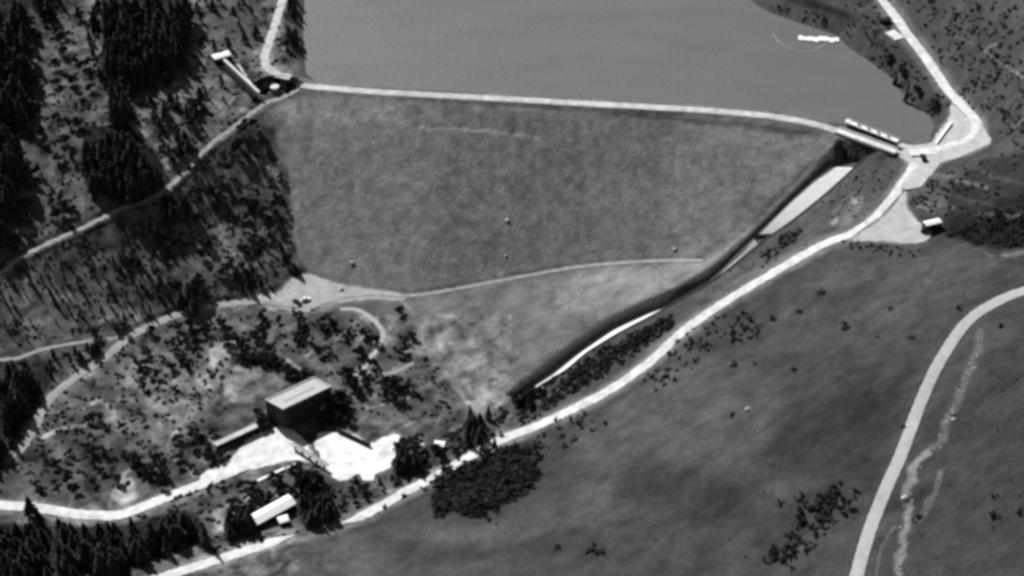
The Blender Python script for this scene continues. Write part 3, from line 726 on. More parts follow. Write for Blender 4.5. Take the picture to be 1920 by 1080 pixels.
# low building and walls around it
def on(px, py, z=None):
    p = PG(px, py) if z is None else PZ(px, py, z); return p
def bar(name, p0, p1, z, wd, h, m, label, cat, dz=0):
    a = on(*p0, z); b_ = on(*p1, z); d = b_ - a; L = np.linalg.norm(d[:2])
    o = empty(name, (a[0], a[1], min(a[2], b_[2]) - h), math.atan2(d[1], d[0])); tag(o, label, cat)
    return o, L, h
o, L, h = bar('long_shed', (404,833), (481,797), -6+3.2, 3.0, 3.2, None, 'long low shed with light roof and dark front left of the powerhouse', 'shed')
MB().box(0, L, -1.1, 1.1, 0, 3.0).build('wall', M['dark'], o); MB().box(-.2, L+.2, -1.3, 1.3, 3.0, 3.25).build('roof', M['gravel'], o)
for k in range(4): MB().box(L*(k+.5)/4-1, L*(k+.5)/4+1, -1.18, -1.11, .3, 2.5).build('door', M['darkroof'], o)
o, L, h = bar('retaining_wall', (632,806), (694,835), -5, .8, 1.8, None, 'dark retaining wall along the back edge of the white plaza', 'wall')
MB().box(0, L, -.4, .4, 0, 2.4).build('wall_panel', M['dark'], o); MB().box(0, L, -.5, .5, 2.4, 2.55).build('coping', M['darkroof'], o)  # panel and coping coloured dark for the wall's shadow strip
o, L, h = bar('footbridge', (546,830), (614,874), -6+2.6, 1.2, 2.6, None, 'narrow light footbridge crossing in front of the powerhouse', 'bridge')
MB().box(0, L, -.6, .6, 2.3, 2.6).build('deck', M['bright'], o)
for y0 in (-.66, .6): MB().box(0, L, y0, y0+.06, 2.6, 3.5).build('rail', M['white'], o)
for k in range(5): MB().box(L*(k+.5)/5-.25, L*(k+.5)/5+.25, -.45, .45, -.5, 2.3).build('pier', M['oldcon'], o)
o, L, h = bar('yard_wall', (481,902), (566,862), -6+1.6, .5, 1.6, None, 'short pale wall on the lower edge of the powerhouse yard', 'wall')
MB().box(0, L*.62, -.6, .6, -.8, 1.6).build('wall_panel', M['white'], o); MB().box(L*.66, L, -.4, .4, -.8, 1.2).build('wall_panel', M['concrete'], o)

def cottage(name, corner, px2, depth, zb, hw_, hr, label, mroof, mwall, cat='house', doors=1):
    """gabled or mono roof house; corner/px2 = ends of the near eave on screen"""
    a = PZ(*corner, zb + hw_); b_ = PZ(*px2, zb + hw_); d = b_ - a; L = np.linalg.norm(d[:2])
    o = empty(name, (a[0], a[1], zb), math.atan2(d[1], d[0])); tag(o, label, cat)
    W_ = depth
    MB().box(.15, L-.15, .15, W_-.15, -1.0, hw_-.1).build('wall', mwall, o)
    # gable roof, ridge along x
    r_ = MB(); n0 = [(0,0,hw_-.1),(L,0,hw_-.1),(L,W_/2,hw_+hr),(0,W_/2,hw_+hr),(0,W_,hw_-.1),(L,W_,hw_-.1)]
    r_.v = n0 + [(x,y,z+.18) for x,y,z in n0]
    r_.f = [(0,3,2,1),(3,4,5,2),(6,7,8,9),(9,8,11,10),(0,1,7,6),(4,10,11,5),(0,6,9,3),(3,9,10,4),(1,2,8,7),(2,5,11,8)]
    rr = r_.build('roof', mroof, o)
    for x0, x1 in ((.15,.3),(L-.3,L-.15)):
        g = MB(); n1 = 0; g.v += [(x0,.2,hw_-.1),(x0,W_-.2,hw_-.1),(x0,W_/2,hw_+hr-.05),(x1,.2,hw_-.1),(x1,W_-.2,hw_-.1),(x1,W_/2,hw_+hr-.05)]
        g.f += [(n1,n1+2,n1+1),(n1+3,n1+4,n1+5),(n1,n1+1,n1+4,n1+3),(n1+1,n1+2,n1+5,n1+4),(n1+2,n1,n1+3,n1+5)]
        g.build('gable', mwall, o)
    MB().box(L*.5-.5, L*.5+.5, .05, .15, -.2, 2.1).build('door', M['dark'], o)
    for q_ in (.22, .78):
        wn = MB().box(L*q_-.5, L*q_+.5, .08, .15, 1.0, 2.1).build('window', M['white'], o); MB().box(L*q_-.42, L*q_+.42, .04, .08, 1.08, 2.02).build('pane', M['glass'], wn)
    return o, L
z_ = PG(505,985)[2]
cottage('valley_house', (480,986), (556,944), 6.4, z_, 2.8, .9, 'house with a bright white roof among dark trees below the powerhouse', M['white'], M['dark'])
cottage('small_shed', (524,982), (543,976), 3.6, z_, 2.3, .3, 'tiny white shed between the white roofed house and the road', M['white'], M['dark'], 'shed')
z_ = PG(822,840)[2]
cottage('white_hut', (813,836), (833,838), 3.2, z_, 2.4, .4, 'small white hut in the trees right of the plaza', M['white'], M['dark'], 'hut')
z_ = PG(1750,436)[2]
cottage('roadside_building', (1737,424), (1767,417), 3.4, z_, 3.2, .3, 'white roofed building at the edge of the gravel apron', M['white'], M['dark'], 'building')
o = empty('shadow_tank', tuple(PG(1731,436))); tag(o, 'dark round tank shape added for the shadow beside the white roofed building', 'tank')
MB().cyl(0,0,-.4,2.6,1.2,1.2,14).build('shell', M['rubber'], o); MB().cyl(0,0,2.6,2.9,1.25,.3,14).build('lid', M['rubber'], o)  # dark cylinder added where the building's shadow falls
z_ = PG(406,112)[2]
a_o, L = cottage('intake_house', (402,112), (434,103), 5.0, z_, 3.0, .4, 'small white building at the top of the long flume wall left of the dam', M['white'], M['dark'], 'building')

# flume from the intake house down to the track
fa = PG(414,114); fb = PZ(485,181,40.8); d = fb - fa; L = np.linalg.norm(d[:2]); an = math.atan2(d[1], d[0])
fl = empty('flume', tuple(fa), an); tag(fl, 'straight concrete flume wall with a dark trench beside it left of the dam', 'flume')
sl_ = d[2] / L
def slant(x0, x1, y0, y1, z0, z1, name, m, par=fl, s_=None):
    s_ = sl_ if s_ is None else s_
    b = MB().box(x0, x1, y0, y1, z0, z1); b.v = [(x, y, z + x * s_) for x, y, z in b.v]; return b.build(name, m, par)
slant(0, L, -.2, 1.1, -2, 2.6, 'wall', M['concrete']); slant(0, L, -3.2, -2.9, -2, .9, 'outer_wall', M['dark']); slant(0, L, -2.9, -.2, -.5, .35, 'trench_floor', M['dark'])
slant(2, L*.8, 3.2, 3.9, -2, .5, 'inner_wall', M['dark'])
fa2 = PG(446,122); fb2 = PG(470,158); d2 = fb2 - fa2; L2 = np.linalg.norm(d2[:2])
f2 = empty('spill_ramp', tuple(fa2), math.atan2(d2[1], d2[0])); tag(f2, 'short grey concrete ramp between the flume and the shore road', 'ramp')
slant(0, L2, -.5, .8, -1.5, .6, 'slab', M['gravel'], f2, d2[2]/L2); slant(0, L2, .8, 3.0, -1.5, .35, 'dark_lining', M['dark'], f2, d2[2]/L2)

# curved outlet trench at the left end of the dam, with walls, and a valve chamber in it
TQ = catmull([(p[0], p[1]) for p in TW], 1.5); T = np.gradient(TQ, axis=0); T /= np.linalg.norm(T, axis=1)[:, None]; NN = np.stack([-T[:, 1], T[:, 0]], -1)
ot = empty('outlet_trench', (TQ[0][0], TQ[0][1], TZ)); tag(ot, 'dark curved walled trench where the dam crest meets the left bank', 'trench')
o1 = np.array([TQ[0][0], TQ[0][1], TZ])
def tr(off0, z0, off1, z1): return np.c_[TQ + NN*off0, np.full(len(TQ), z0)] - o1, np.c_[TQ + NN*off1, np.full(len(TQ), z1)] - o1
for sg in (-1, 1):
    A, B = tr(sg*4.4, TZ-5.9, sg*4.4, TZ+.5); C_, D_ = tr(sg*5.1, TZ+.5, sg*5.1, TZ-1)
    Vs = np.stack([A, B, C_, D_], 1).reshape(-1, 3); i = np.arange(len(TQ)-1)
    link('side_wall', np_mesh('side_wall', Vs, np.concatenate([np.stack([i*4+k, i*4+k+1, (i+1)*4+k+1, (i+1)*4+k], -1) for k in range(3)]), M['dark']), ot)
A, B = tr(-4.4, TZ-5.7, 4.4, TZ-5.7); V, F_ = strip(A, B); link('floor', np_mesh('floor', V, F_, M['dark']), ot)  # trench floor and walls coloured dark to paint the pit's shade
p = PZ(515,162,TZ+.8); vc = empty('valve_chamber', tuple(p)); tag(vc, 'small round valve chamber with light lid beside the dark trench', 'valve chamber')
MB().cyl(0,0,-7.5,-.25,1.9,1.9,18).build('shaft', M['oldcon'], vc); MB().cyl(0,0,-.25,0,2.3,2.2,18).build('lid', M['bright'], vc)
p = PG(549,166); gh = empty('gatehouse', tuple(p), .1); tag(gh, 'small black roofed gatehouse at the left end of the crest road', 'gatehouse')
MB().box(-1.9,1.9,-1.6,1.6,-1,2.6).build('wall', M['dark'], gh); MB().box(-2.2,2.2,-1.9,1.9,2.6,2.85).build('roof', M['darkroof'], gh); MB().box(-.5,.5,-1.72,-1.61,-.1,1.9).build('door', M['steel'], gh)

# ---------------------------------------------------------------- lake side things
a = PZ(1497,70,LAKEZ+.5); b_ = PZ(1573,73,LAKEZ+.5); d = b_-a; L = np.linalg.norm(d[:2])
dk = empty('floating_dock', (a[0], a[1], LAKEZ), math.atan2(d[1], d[0])); tag(dk, 'long white floating dock on the water near the right shore', 'dock')
nb = 8
for k in range(nb):
    yy = random.uniform(-.5, .5)
    MB().box(L*k/nb+.06, L*(k+1)/nb-.06, -2.4+yy - (.8 if k in (2,3,6) else 0), 1.2+yy + (.9 if k in (0,4,5) else 0), .12, .55).build('deck_panel', M['white'], dk)
for k in range(5): MB().cyl(L*(k+.5)/5, -2.5, -.8, 1.6, .16, .16, 8).build('mooring_post', M['white'], dk)
for x in (L*.2, L*.8): MB().box(x-2, x+2, -1.6, 1.0, -.35, .12).build('float', M['steel'], dk)
boom = catmull([(1448,62),(1462,80),(1485,93),(1510,98),(1532,92),(1548,82)], 5); W3 = np.array([PZ(x, y, LAKEZ+.08) for x, y in boom])
bo = empty('floating_boom', tuple(W3[0])); tag(bo, 'thin pale curved floating boom on the water beside the white dock', 'boom')
for k in range(len(W3)-1):
    MB().beam(W3[k]-W3[0], W3[k]+(W3[k+1]-W3[k])*.9-W3[0], .45, .3).build('float', M['oldcon'], bo)
a = PZ(1752,263,38.3); rp = empty('boat_ramp', tuple(a)); tag(rp, 'bright concrete boat ramp sloping into the right end of the lake', 'ramp')
cs = [PZ(1744,264,38.2), PZ(1757,268,42.6), PZ(1785,230,43.2), PZ(1770,224,38.6)]
mb = MB(); n0 = [tuple(np.array(c)-a) for c in cs]; mb.v = [(x,y,z+.25) for x,y,z in n0] + [(x,y,z-1.5) for x,y,z in n0]; mb.f = [(0,1,2,3),(7,6,5,4),(0,4,5,1),(1,5,6,2),(2,6,7,3),(3,7,4,0)]
mb.build('slab', M['white'], rp)
# pull-out beside the shore road
p = PG(1677,66); pl = empty('lookout_platform', tuple(p), .5); tag(pl, 'small white concrete platform beside the shore road', 'platform')
MB().box(-3.2,3.2,-4.5,4.2,-.6,.3).build('slab', M['bright'], pl)
for k in range(4): MB().box(-3.1,-2.95,-4.3+k*2.6,-4.15+k*2.6,.3,1.3).build('post', M['white'], pl)
MB().box(-3.1,-2.95,-4.4,4.2,1.3,1.4).build('rail', M['white'], pl)
p = PG(1660,42); k_ = empty('dark_kiosk', tuple(p), .5); tag(k_, 'low dark kiosk on the lake side of the shore road', 'kiosk')
MB().box(-2.4,2.4,-1.2,1.2,-.5,2.0).build('wall', M['dark'], k_); MB().box(-2.7,2.7,-1.5,1.5,2.0,2.2).build('roof', M['darkroof'], k_)

# ---------------------------------------------------------------- vehicles
def vehicle(px, py, rz, label, cat, name, m, L=4.4, W_=1.8, Hh=1.5):
    p = PG(px, py); v = empty(name, (p[0], p[1], p[2]+.16), rz); tag(v, label, cat)
    b = MB(); b.prism([(-L/2,-W_/2),(L/2,-W_/2),(L/2,W_/2),(-L/2,W_/2)], .3, Hh*.58); b.build('body', m, v)
    c = MB(); n0 = [(-L*.38,-W_*.46),(L*.25,-W_*.46),(L*.25,W_*.46),(-L*.38,W_*.46)]; n1 = [(-L*.3,-W_*.38),(L*.12,-W_*.38),(L*.12,W_*.38),(-L*.3,W_*.38)]
    c.v = [(x,y,Hh*.58) for x,y in n0] + [(x,y,Hh) for x,y in n1]; c.f = [(4,5,6,7),(0,1,5,4),(1,2,6,5),(2,3,7,6),(3,0,4,7)]
    c.build('cabin', M['glass'], v); MB().box(-L*.29,L*.11,-W_*.37,W_*.37,Hh,Hh+.04).build('cabin_roof', m, v)
    for sx in (-1,1):
        for sy in (-1,1):
            wm = MB(); wm.cyl(0,0,-.1,.1,.33,.33,12); wo_ = wm.build('wheel', M['rubber'], v, (sx*L*.31, sy*W_*.47, .33)); wo_.rotation_euler = (R(90),0,0)
    for sy in (-1,1): MB().box(L/2, L/2+.04, sy*W_*.36-.2, sy*W_*.36+.2, .6, .78).build('headlight', M['white'], v)
vehicle(1731,299,R(95),'dark van standing alone on the wide gravel junction','van','dark_van',M['dark'],5.2,2.0,2.3)
vehicle(573,563,R(20),'white car in the dusty parking place at the foot of the dam','car','parked_car',M['white'])
vehicle(557,569,R(-40),'dark car beside the white car in the parking place','car','parked_car',M['dark'],4.6,1.8,1.6)

# ---------------------------------------------------------------- pale boulders on the dam
def boulder(px, py, r, label):
    bmx = bmesh.new(); bmesh.ops.create_icosphere(bmx, subdivisions=2, radius=r)
    for v in bmx.verts: v.co *= 1 + random.uniform(-.18,.18); v.co.z *= .75
    me = bpy.data.meshes.new('boulder'); bmx.to_mesh(me); bmx.free(); me.materials.append(M['rock'])
    p = PG(px, py); o = link('boulder', me, None, (p[0], p[1], p[2]+r*.3)); tag(o, label, 'boulder', 'pale boulders on the dam face')
boulder(660,494,1.2,'pale boulder low on the left of the dam face above the parking place')
boulder(1265,468,1.0,'pale boulder low on the dam face above the end of the toe track')
boulder(951,413,1.1,'pale boulder in the middle of the dam face')
boulder(948,480,.7,'small pale boulder near the foot of the dam face')
boulder(640,543,1.0,'pale boulder at the edge of the parking place')
boulder(1402,768,1.0,'pale boulder on the open grass hillside')
boulder(1697,935,1.3,'pale boulder in the stony gully right of the hill road')
boulder(1788,788,.9,'pale boulder high in the stony gully')

# ---------------------------------------------------------------- vegetation templates
def cards(P, N_, size, r):
    """small ragged quads at points P, facing roughly N_"""
    n_ = len(P); a = r.normal(size=(n_, 3)); a -= (a * N_).sum(1, keepdims=True) * N_; a /= np.linalg.norm(a, axis=1)[:, None] + 1e-9
    b = np.cross(N_, a); s_ = size[:, None] if np.ndim(size) else size
    V = np.stack([P - a*s_ - b*s_*.6, P + a*s_*.9 - b*s_*.5, P + a*s_*.7 + b*s_*.8, P - a*s_*.8 + b*s_*.5], 1).reshape(-1, 3)
    return V, np.arange(n_*4).reshape(-1, 4)
def tpl_conifer(seed, n_=260, slim=.24):
    r = np.random.default_rng(seed); t = r.random(n_)**.8; z = .12 + .88*t
    tier = .72 + .28*np.abs(np.sin(z*24 + seed)); rad = slim*(1.02 - z)*tier*(.5 + .6*np.sqrt(r.random(n_))) + .01
    th = r.random(n_)*2*math.pi; rad *= 1 + .25*np.sin(th*3 + seed)
    P = np.c_[rad*np.cos(th), rad*np.sin(th), z]; N_ = np.c_[np.cos(th)*.6, np.sin(th)*.6, np.full(n_, .75)] + r.normal(size=(n_,3))*.3
    N_ /= np.linalg.norm(N_, axis=1)[:, None]
    return cards(P, N_, .035 + .05*(1-z), r)
def tpl_round(seed, n_=240, flat_=.75):
    r = np.random.default_rng(seed); C = r.normal(size=(7, 3))*[.24,.24,.14] + [0,0,.6]; k = r.integers(0, 7, n_)
    d = r.normal(size=(n_,3)); d /= np.linalg.norm(d, axis=1)[:, None]; d[:, 2] = np.abs(d[:, 2])*.8 - .15
    P = C[k] + d*[.26,.26,.24]*(.6 + .5*r.random((n_,1))); P[:, 2] = np.clip(P[:, 2]*flat_ + (1-flat_)*.5, .12, 1.05)
    N_ = d + r.normal(size=(n_,3))*.35; N_ /= np.linalg.norm(N_, axis=1)[:, None]
    return cards(P, N_, .07 + .05*r.random(n_), r)
def tpl_bush(seed, n_=26):
    r = np.random.default_rng(seed); d = r.normal(size=(n_,3)); d /= np.linalg.norm(d, axis=1)[:, None]; d[:, 2] = np.abs(d[:, 2])
    P = d*[.5,.5,.55]*(.6+.45*r.random((n_,1))) + [0,0,.15]; N_ = d + r.normal(size=(n_,3))*.3; N_ /= np.linalg.norm(N_, axis=1)[:, None]
    return cards(P, N_, .17 + .1*r.random(n_), r)
def tpl_shrub(seed, n_=130):
    r = np.random.default_rng(seed); nl = 6; C = np.c_[r.normal(size=(nl, 2))*.26, r.uniform(.1, .5, nl)]; rad = r.uniform(.12, .26, nl); k = r.integers(0, nl, n_)
    d = r.normal(size=(n_,3)); d /= np.linalg.norm(d, axis=1)[:, None]
    P = C[k] + d*rad[k][:, None]*(.5+.8*r.random((n_,1))); P[:, 2] = np.maximum(P[:, 2], .04); N_ = d + r.normal(size=(n_,3))*.5; N_ /= np.linalg.norm(N_, axis=1)[:, None]
    return cards(P, N_, .06 + .07*r.random(n_), r)
TC = [tpl_conifer(k) for k in range(5)]; TR = [tpl_round(k+20) for k in range(5)]; TB = [tpl_bush(k+40) for k in range(6)]; TB2 = [tpl_shrub(k+60) for k in range(7)]
def trunk_mesh(name, r0, h):
    b = MB(); b.cyl(0,0,-.04,h*.5,r0,r0*.6,6); b.cyl(0,0,h*.5,h,r0*.6,r0*.15,6)
    for k in range(3):
        a = k*2.1; b.beam((0,0,h*.35+k*.1), (math.cos(a)*.16, math.sin(a)*.16, h*.6+k*.1), r0*.5, r0*.5)
    return b.mesh(name, M['bark'])
MC = [np_mesh('conifer_crown', v, f, M['conifer']) for v, f in TC]; MR = [np_mesh('leafy_crown', v, f, M['leaf']) for v, f in TR]
MBU = [np_mesh('shrub', v, f, M['scrub']) for v, f in TB2]
TRK = trunk_mesh('conifer_trunk', .018, .95); TRK2 = trunk_mesh('leafy_trunk', .03, .7)
def place_tree(kind, p, h, wd, label, group=None, seed=0):
    con = kind == 'conifer'
    name = {'conifer': 'conifer_tree', 'round': 'leafy_tree'}[kind]
    o = empty(name, (p[0], p[1], p[2]-.1), random.uniform(0, 6.28)); o.scale = (wd, wd, h)
    tag(o, label, 'conifer' if con else 'tree', group)
    link('trunk', TRK if con else TRK2, o); link('crown', (MC if con else MR)[seed % 5], o); return o
def place_shrub(p, h, wd, label, group=None, seed=0):
    o = link('shrub', MBU[seed % 7], None, (p[0], p[1], p[2]-.1), random.uniform(0, 6.28)); o.scale = (wd, wd, h); tag(o, label, 'shrub', group); return o
def scatter_mesh(name, tpls, P, sw_, sh_, m, label, r, cat=None):
    Vs = []; Fs = []; off = 0
    k = r.integers(0, len(tpls), len(P))
    for t_, (tv, tf) in enumerate(tpls):
        q = np.where(k == t_)[0]
        if not len(q): continue
        a = r.random(len(q))*6.28; c, s_ = np.cos(a), np.sin(a); v = tv[None]; w_ = sw_[q][:, None]
        X = (v[...,0]*c[:,None] - v[...,1]*s_[:,None])*w_ + P[q,0:1]; Y = (v[...,0]*s_[:,None] + v[...,1]*c[:,None])*w_ + P[q,1:2]; Z = v[...,2]*sh_[q][:,None] + P[q,2:3]
        Vs.append(np.stack([X,Y,Z], -1).reshape(-1,3)); f_ = tf[None] + (np.arange(len(q))*len(tv))[:,None,None] + off; Fs.append(f_.reshape(-1,4)); off += len(q)*len(tv)
    o = link(name, np_mesh(name, np.concatenate(Vs), np.concatenate(Fs), m)); tag(o, label, cat, kind='stuff'); return o
def samp(poly, n_, r, mind=0):
    xs_ = [p[0] for p in poly]; ys_ = [p[1] for p in poly]; out = []
    tries = 0
    while len(out) < n_ and tries < n_*60:
        tries += 1; x = r.uniform(min(xs_), max(xs_)); y = r.uniform(min(ys_), max(ys_))
        if not inpoly(np.array([x]), np.array([y]), poly)[0]: continue
        if mind and any((x-a)**2 + ((y-b)*1.5)**2 < mind*mind for a, b in out[-250:]): continue
        out.append((x, y))
    return out
ROADPTS = {k: np.array([(project(*q)) for q in W3]) for k, (W3, wd) in ROADS.items()}
LAWN = [(428,702),(448,688),(480,684),(510,692),(545,717),(595,712),(625,725),(600,760),(530,800),(500,770),(480,757),(440,757),(418,745)]
def near_road(px, py, lim=9):
    for k, Q in ROADPTS.items():
        if np.min((Q[:,0]-px)**2 + ((Q[:,1]-py)*1.2)**2) < lim*lim: return True
    for k in PADS:
        if inpoly(np.array([px]), np.array([py]), PADS[k])[0]: return True
    if inpoly(np.array([px]), np.array([py]), [p[:2] for p in LWALL] + [p[:2] for p in RWALL][::-1])[0]: return True
    if inpoly(np.array([px]), np.array([py]), SHORE)[0]: return True
    if inpoly(np.array([px]), np.array([py]), LAWN)[0]: return True
    return False
vr = np.random.default_rng(99)
CON = []; RND = []; SHR = []      # (point, height, width, label, group, priority)
def forest(poly, n_, h0, h1, label, group, kind='conifer', wf=(.7,1.5), mind=0, prio=1, clear=7):
    for x, y in samp(poly, n_, vr, mind):
        if near_road(x, y, clear): continue
        p = PG(x, y); h = vr.uniform(h0, h1); wd = h*vr.uniform(*wf)
        (CON if kind == 'conifer' else RND if kind == 'round' else SHR).append((p, h, wd, label, group, prio + h/100))
# dense dark stands
forest([(-60,40),(50,40),(56,160),(46,260),(30,350),(10,470),(-60,500)], 120, 12, 18, 'tall dark conifer in the stand along the left edge of the slope', 'conifers in the stand on the left edge', mind=8)
forest([(198,40),(352,30),(352,95),(330,140),(250,165),(203,150)], 84, 12, 18, 'dark conifer in the thick black stand above the scrub clearing', 'conifers in the black stand above the clearing', mind=8)
forest([(168,290),(225,275),(262,300),(300,335),(314,352),(292,372),(235,385),(165,365),(160,320)], 64, 9, 14, 'conifer in the compact black grove beside the hillside track', 'conifers in the compact grove by the track', mind=8, clear=4)
forest([(-30,700),(50,702),(68,722),(34,800),(8,850),(-30,890)], 36, 8, 13, 'conifer in the dark stand left of the curving dirt road', 'conifers in the stand left of the dirt road', mind=9)
forest([(-30,1010),(60,1000),(140,1005),(260,1005),(350,985),(368,1010),(300,1052),(200,1085),(-30,1110)], 125, 8, 13, 'conifer in the dark row between the valley road and the access road', 'conifers in the row along the valley road', mind=8, clear=5)
forest([(322,395),(352,385),(356,412),(310,430),(296,450)], 12, 7, 10, 'conifer in the small clump just below the hillside track', 'conifers in the clump below the track', mind=7, clear=3)
forest([(340,560),(372,540),(368,592),(345,600)], 7, 8, 12, 'conifer in the knot of trees overhanging the dirt road', 'conifers overhanging the dirt road', mind=7, clear=0)
forest([(425,985),(470,975),(478,1000),(430,1015)], 14, 7, 11, 'conifer left of the white roofed house', 'conifers left of the white roofed house', mind=7)
forest([(565,960),(625,945),(628,985),(570,1000)], 22, 7, 11, 'conifer right of the white roofed house', 'conifers right of the white roofed house', mind=7)
forest([(745,860),(800,865),(795,885),(745,895)], 9, 5, 9, 'conifer in the strip right of the white plaza', 'conifers right of the plaza', mind=8)
forest([(858,800),(905,795),(902,835),(870,838)], 10, 6, 10, 'conifer where the channel bank meets the access road', 'conifers below the channel end', mind=8)
forest([(540,66),(557,62),(560,92),(548,98)], 9, 5, 8, 'conifer between the abutment road and the lake', 'conifers on the left lake shore', mind=6, clear=3)
forest([(540,10),(556,0),(558,35),(545,36)], 8, 5, 8, 'conifer on the left lake shore at the top of the view', 'conifers on the upper left lake shore', mind=6, clear=3)
# scattered trees of the left slope
LS = [(60,40),(195,0),(200,180),(170,260),(180,370),(0,480),(20,330),(45,200)]
forest(LS, 50, 3, 6.5, 'small tree scattered over the scrub clearing on the upper left', 'small trees in the upper left clearing', mind=16, prio=.5, wf=(.8,1.1), kind='round')
forest([(360,0),(480,0),(490,90),(400,100),(360,60)], 16, 4, 8, 'young conifer between the black stand and the abutment road', 'young conifers by the abutment road', mind=14, prio=.5)
forest([(210,150),(400,100),(420,150),(460,200),(330,330),(300,270),(240,225),(205,210)], 40, 4, 9, 'conifer standing among clearings between the grove and the flume', 'conifers between the grove and the flume', mind=14, prio=.7)
forest([(350,350),(450,250),(500,240),(540,340),(550,470),(460,540),(350,480)], 24, 2.5, 5.5, 'small tree on the slope between the hillside track and the dam', 'small trees between track and dam', mind=15, prio=.5, wf=(.7,1.0), kind='round')
forest([(0,530),(150,440),(300,400),(340,480),(330,570),(220,620),(0,650)], 62, 3, 6.5, 'tree on the rough slope between the track and the dirt road', 'trees between the track and the dirt road', mind=13, prio=.5, wf=(.6,.9))
forest([(440,500),(550,440),(560,515),(500,545),(440,550)], 14, 4, 7, 'tree in the dark patch above the parking place', 'trees above the parking place', mind=9)
forest([(75,672),(200,650),(160,680),(100,715)], 10, 4, 7, 'tree between the side track and the dirt road', 'trees between side track and dirt road', mind=12)
forest([(230,680),(330,610),(560,590),(660,590),(700,650),(640,690),(580,660),(440,650),(400,700),(280,760)], 46, 2.5, 5.5, 'small tree scattered above the powerhouse', 'small trees above the powerhouse', mind=15, prio=.5, wf=(.8,1.2), kind='round')
forest([(640,690),(760,700),(780,740),(700,760),(640,750)], 20, 3, 6, 'small tree right of the powerhouse', 'small trees right of the powerhouse', mind=10, kind='round', wf=(.9,1.2))
forest([(440,672),(470,664),(510,672),(560,700),(585,712),(560,716),(500,690),(450,684)], 18, 3, 4.5, 'tree in the dark curved belt around the pale lawn', 'trees in the curved belt round the lawn', mind=7, kind='round', wf=(.9,1.2), clear=2)
forest([(60,860),(200,830),(300,870),(200,930),(60,930)], 16, 2.5, 5, 'small tree on the dark grass above the valley road', 'small trees above the valley road', mind=16, kind='round', wf=(.8,1.1))
forest([(230,870),(400,800),(430,850),(300,920)], 24, 2.5, 5, 'small tree in the broken ground left of the long shed', 'small trees left of the long shed', mind=10, kind='round', wf=(.8,1.1))
forest([(490,905),(560,885),(610,900),(620,935),(500,940)], 18, 3.5, 7, 'tree between the yard and the white roofed house', 'trees between the yard and the white roofed house', mind=9, kind='round', wf=(.8,1.1))
forest([(640,905),(735,900),(800,885),(700,940),(640,960)], 10, 2, 3.5, 'small tree on the bank below the plaza', 'small trees below the plaza', mind=14, kind='round', wf=(.8,1.1))
forest([(960,745),(990,728),(1012,735),(1000,762),(965,775)], 12, 3.5, 6, 'tree at the lower end of the spillway channel', 'trees at the lower end of the channel', mind=8, kind='round', wf=(.8,1.1))
forest([(55,-10),(110,-10),(120,30),(80,60),(58,40)], 14, 6, 11, 'conifer at the top left corner clearing', 'conifers at the top left corner', mind=9)
forest([(140,20),(195,15),(200,130),(190,160)], 10, 5, 9, 'conifer along the left rim of the black stand', 'conifers on the rim of the black stand', mind=9)
forest([(205,165),(240,160),(240,240),(205,240)], 10, 9, 14, 'conifer above the compact grove', 'conifers above the compact grove', mind=9)
forest([(240,430),(330,400),(350,470),(340,540),(260,560),(220,500)], 26, 3, 6, 'tree in the dark hollow under the track', 'trees in the hollow under the track', mind=9)
forest([(440,380),(520,340),(540,400),(545,500),(460,500)], 10, 2.5, 4.5, 'tree crowding the left edge of the dam', 'trees crowding the dam edge', kind='round', mind=9, wf=(.9,1.2))
forest([(740,845),(830,850),(880,840),(860,862),(780,890),(745,880)], 22, 3, 6, 'tree between the plaza and the road', 'trees between plaza and road', kind='round', mind=8, wf=(.9,1.1))
forest([(430,915),(480,905),(490,960),(440,985)], 10, 3, 6, 'tree left of the pale house roof', 'trees left of the pale roof', kind='round', mind=9, wf=(.9,1.1))
forest([(478,772),(500,772),(504,812),(488,815)], 9, 2.5, 5, 'tree hugging the left end of the powerhouse', 'trees at the left end of the powerhouse', kind='round', mind=6, wf=(.9,1.2), clear=0)
forest([(628,738),(648,750),(655,790),(625,785)], 10, 3, 6, 'tree hugging the right end of the powerhouse', 'trees at the right end of the powerhouse', kind='round', mind=6, wf=(.9,1.2), clear=0)
# shrubs
forest([(1070,706),(1100,672),(1180,630),(1262,590),(1258,612),(1180,672),(1090,728),(1030,755)], 110, 1.6, 3.0, 'dark shrub on the bank between the channel and the access road', 'shrubs on the bank below the channel', kind='shrub', wf=(1.3,2.0), mind=5, clear=9)
forest([(1420,488),(1470,440),(1500,432),(1490,455),(1430,490)], 26, 1.2, 2.2, 'dark shrub beside the right wall of the spillway', 'shrubs beside the spillway wall', kind='shrub', wf=(1.3,2.0), mind=5)
forest([(832,895),(872,866),(912,852),(1000,840),(1010,880),(992,925),(940,950),(900,962),(826,968),(816,930)], 190, 1.8, 4.6, 'dark shrub in the dense copse on the hillside below the road', 'shrubs in the dense hillside copse', kind='shrub', wf=(1.3,1.9), mind=6, prio=2)
forest([(1290,612),(1360,585),(1430,590),(1420,640),(1330,655),(1290,700),(1240,730),(1190,735),(1240,680)], 64, 1.0, 2.2, 'shrub in the loose band on the hillside below the access road', 'shrubs in the band below the access road', kind='shrub', wf=(1.2,1.9), mind=8, prio=1.5)
forest([(1490,930),(1570,905),(1608,925),(1610,960),(1560,985),(1520,1040),(1450,1065),(1425,1040),(1500,985)], 60, 1.4, 2.6, 'dark shrub in the hollow left of the hill road', 'shrubs in the hollow left of the hill road', kind='shrub', wf=(1.3,1.9), mind=8, prio=1.5)
forest([(1790,425),(1850,400),(1940,385),(1960,460),(1880,462),(1790,448),(1770,435),(1850,415)], 75, 1.2, 2.8, 'dark shrub on the shaded slope behind the white roofed building', 'shrubs on the shaded slope behind the building', kind='shrub', wf=(1.3,1.9), mind=7, prio=1.0)
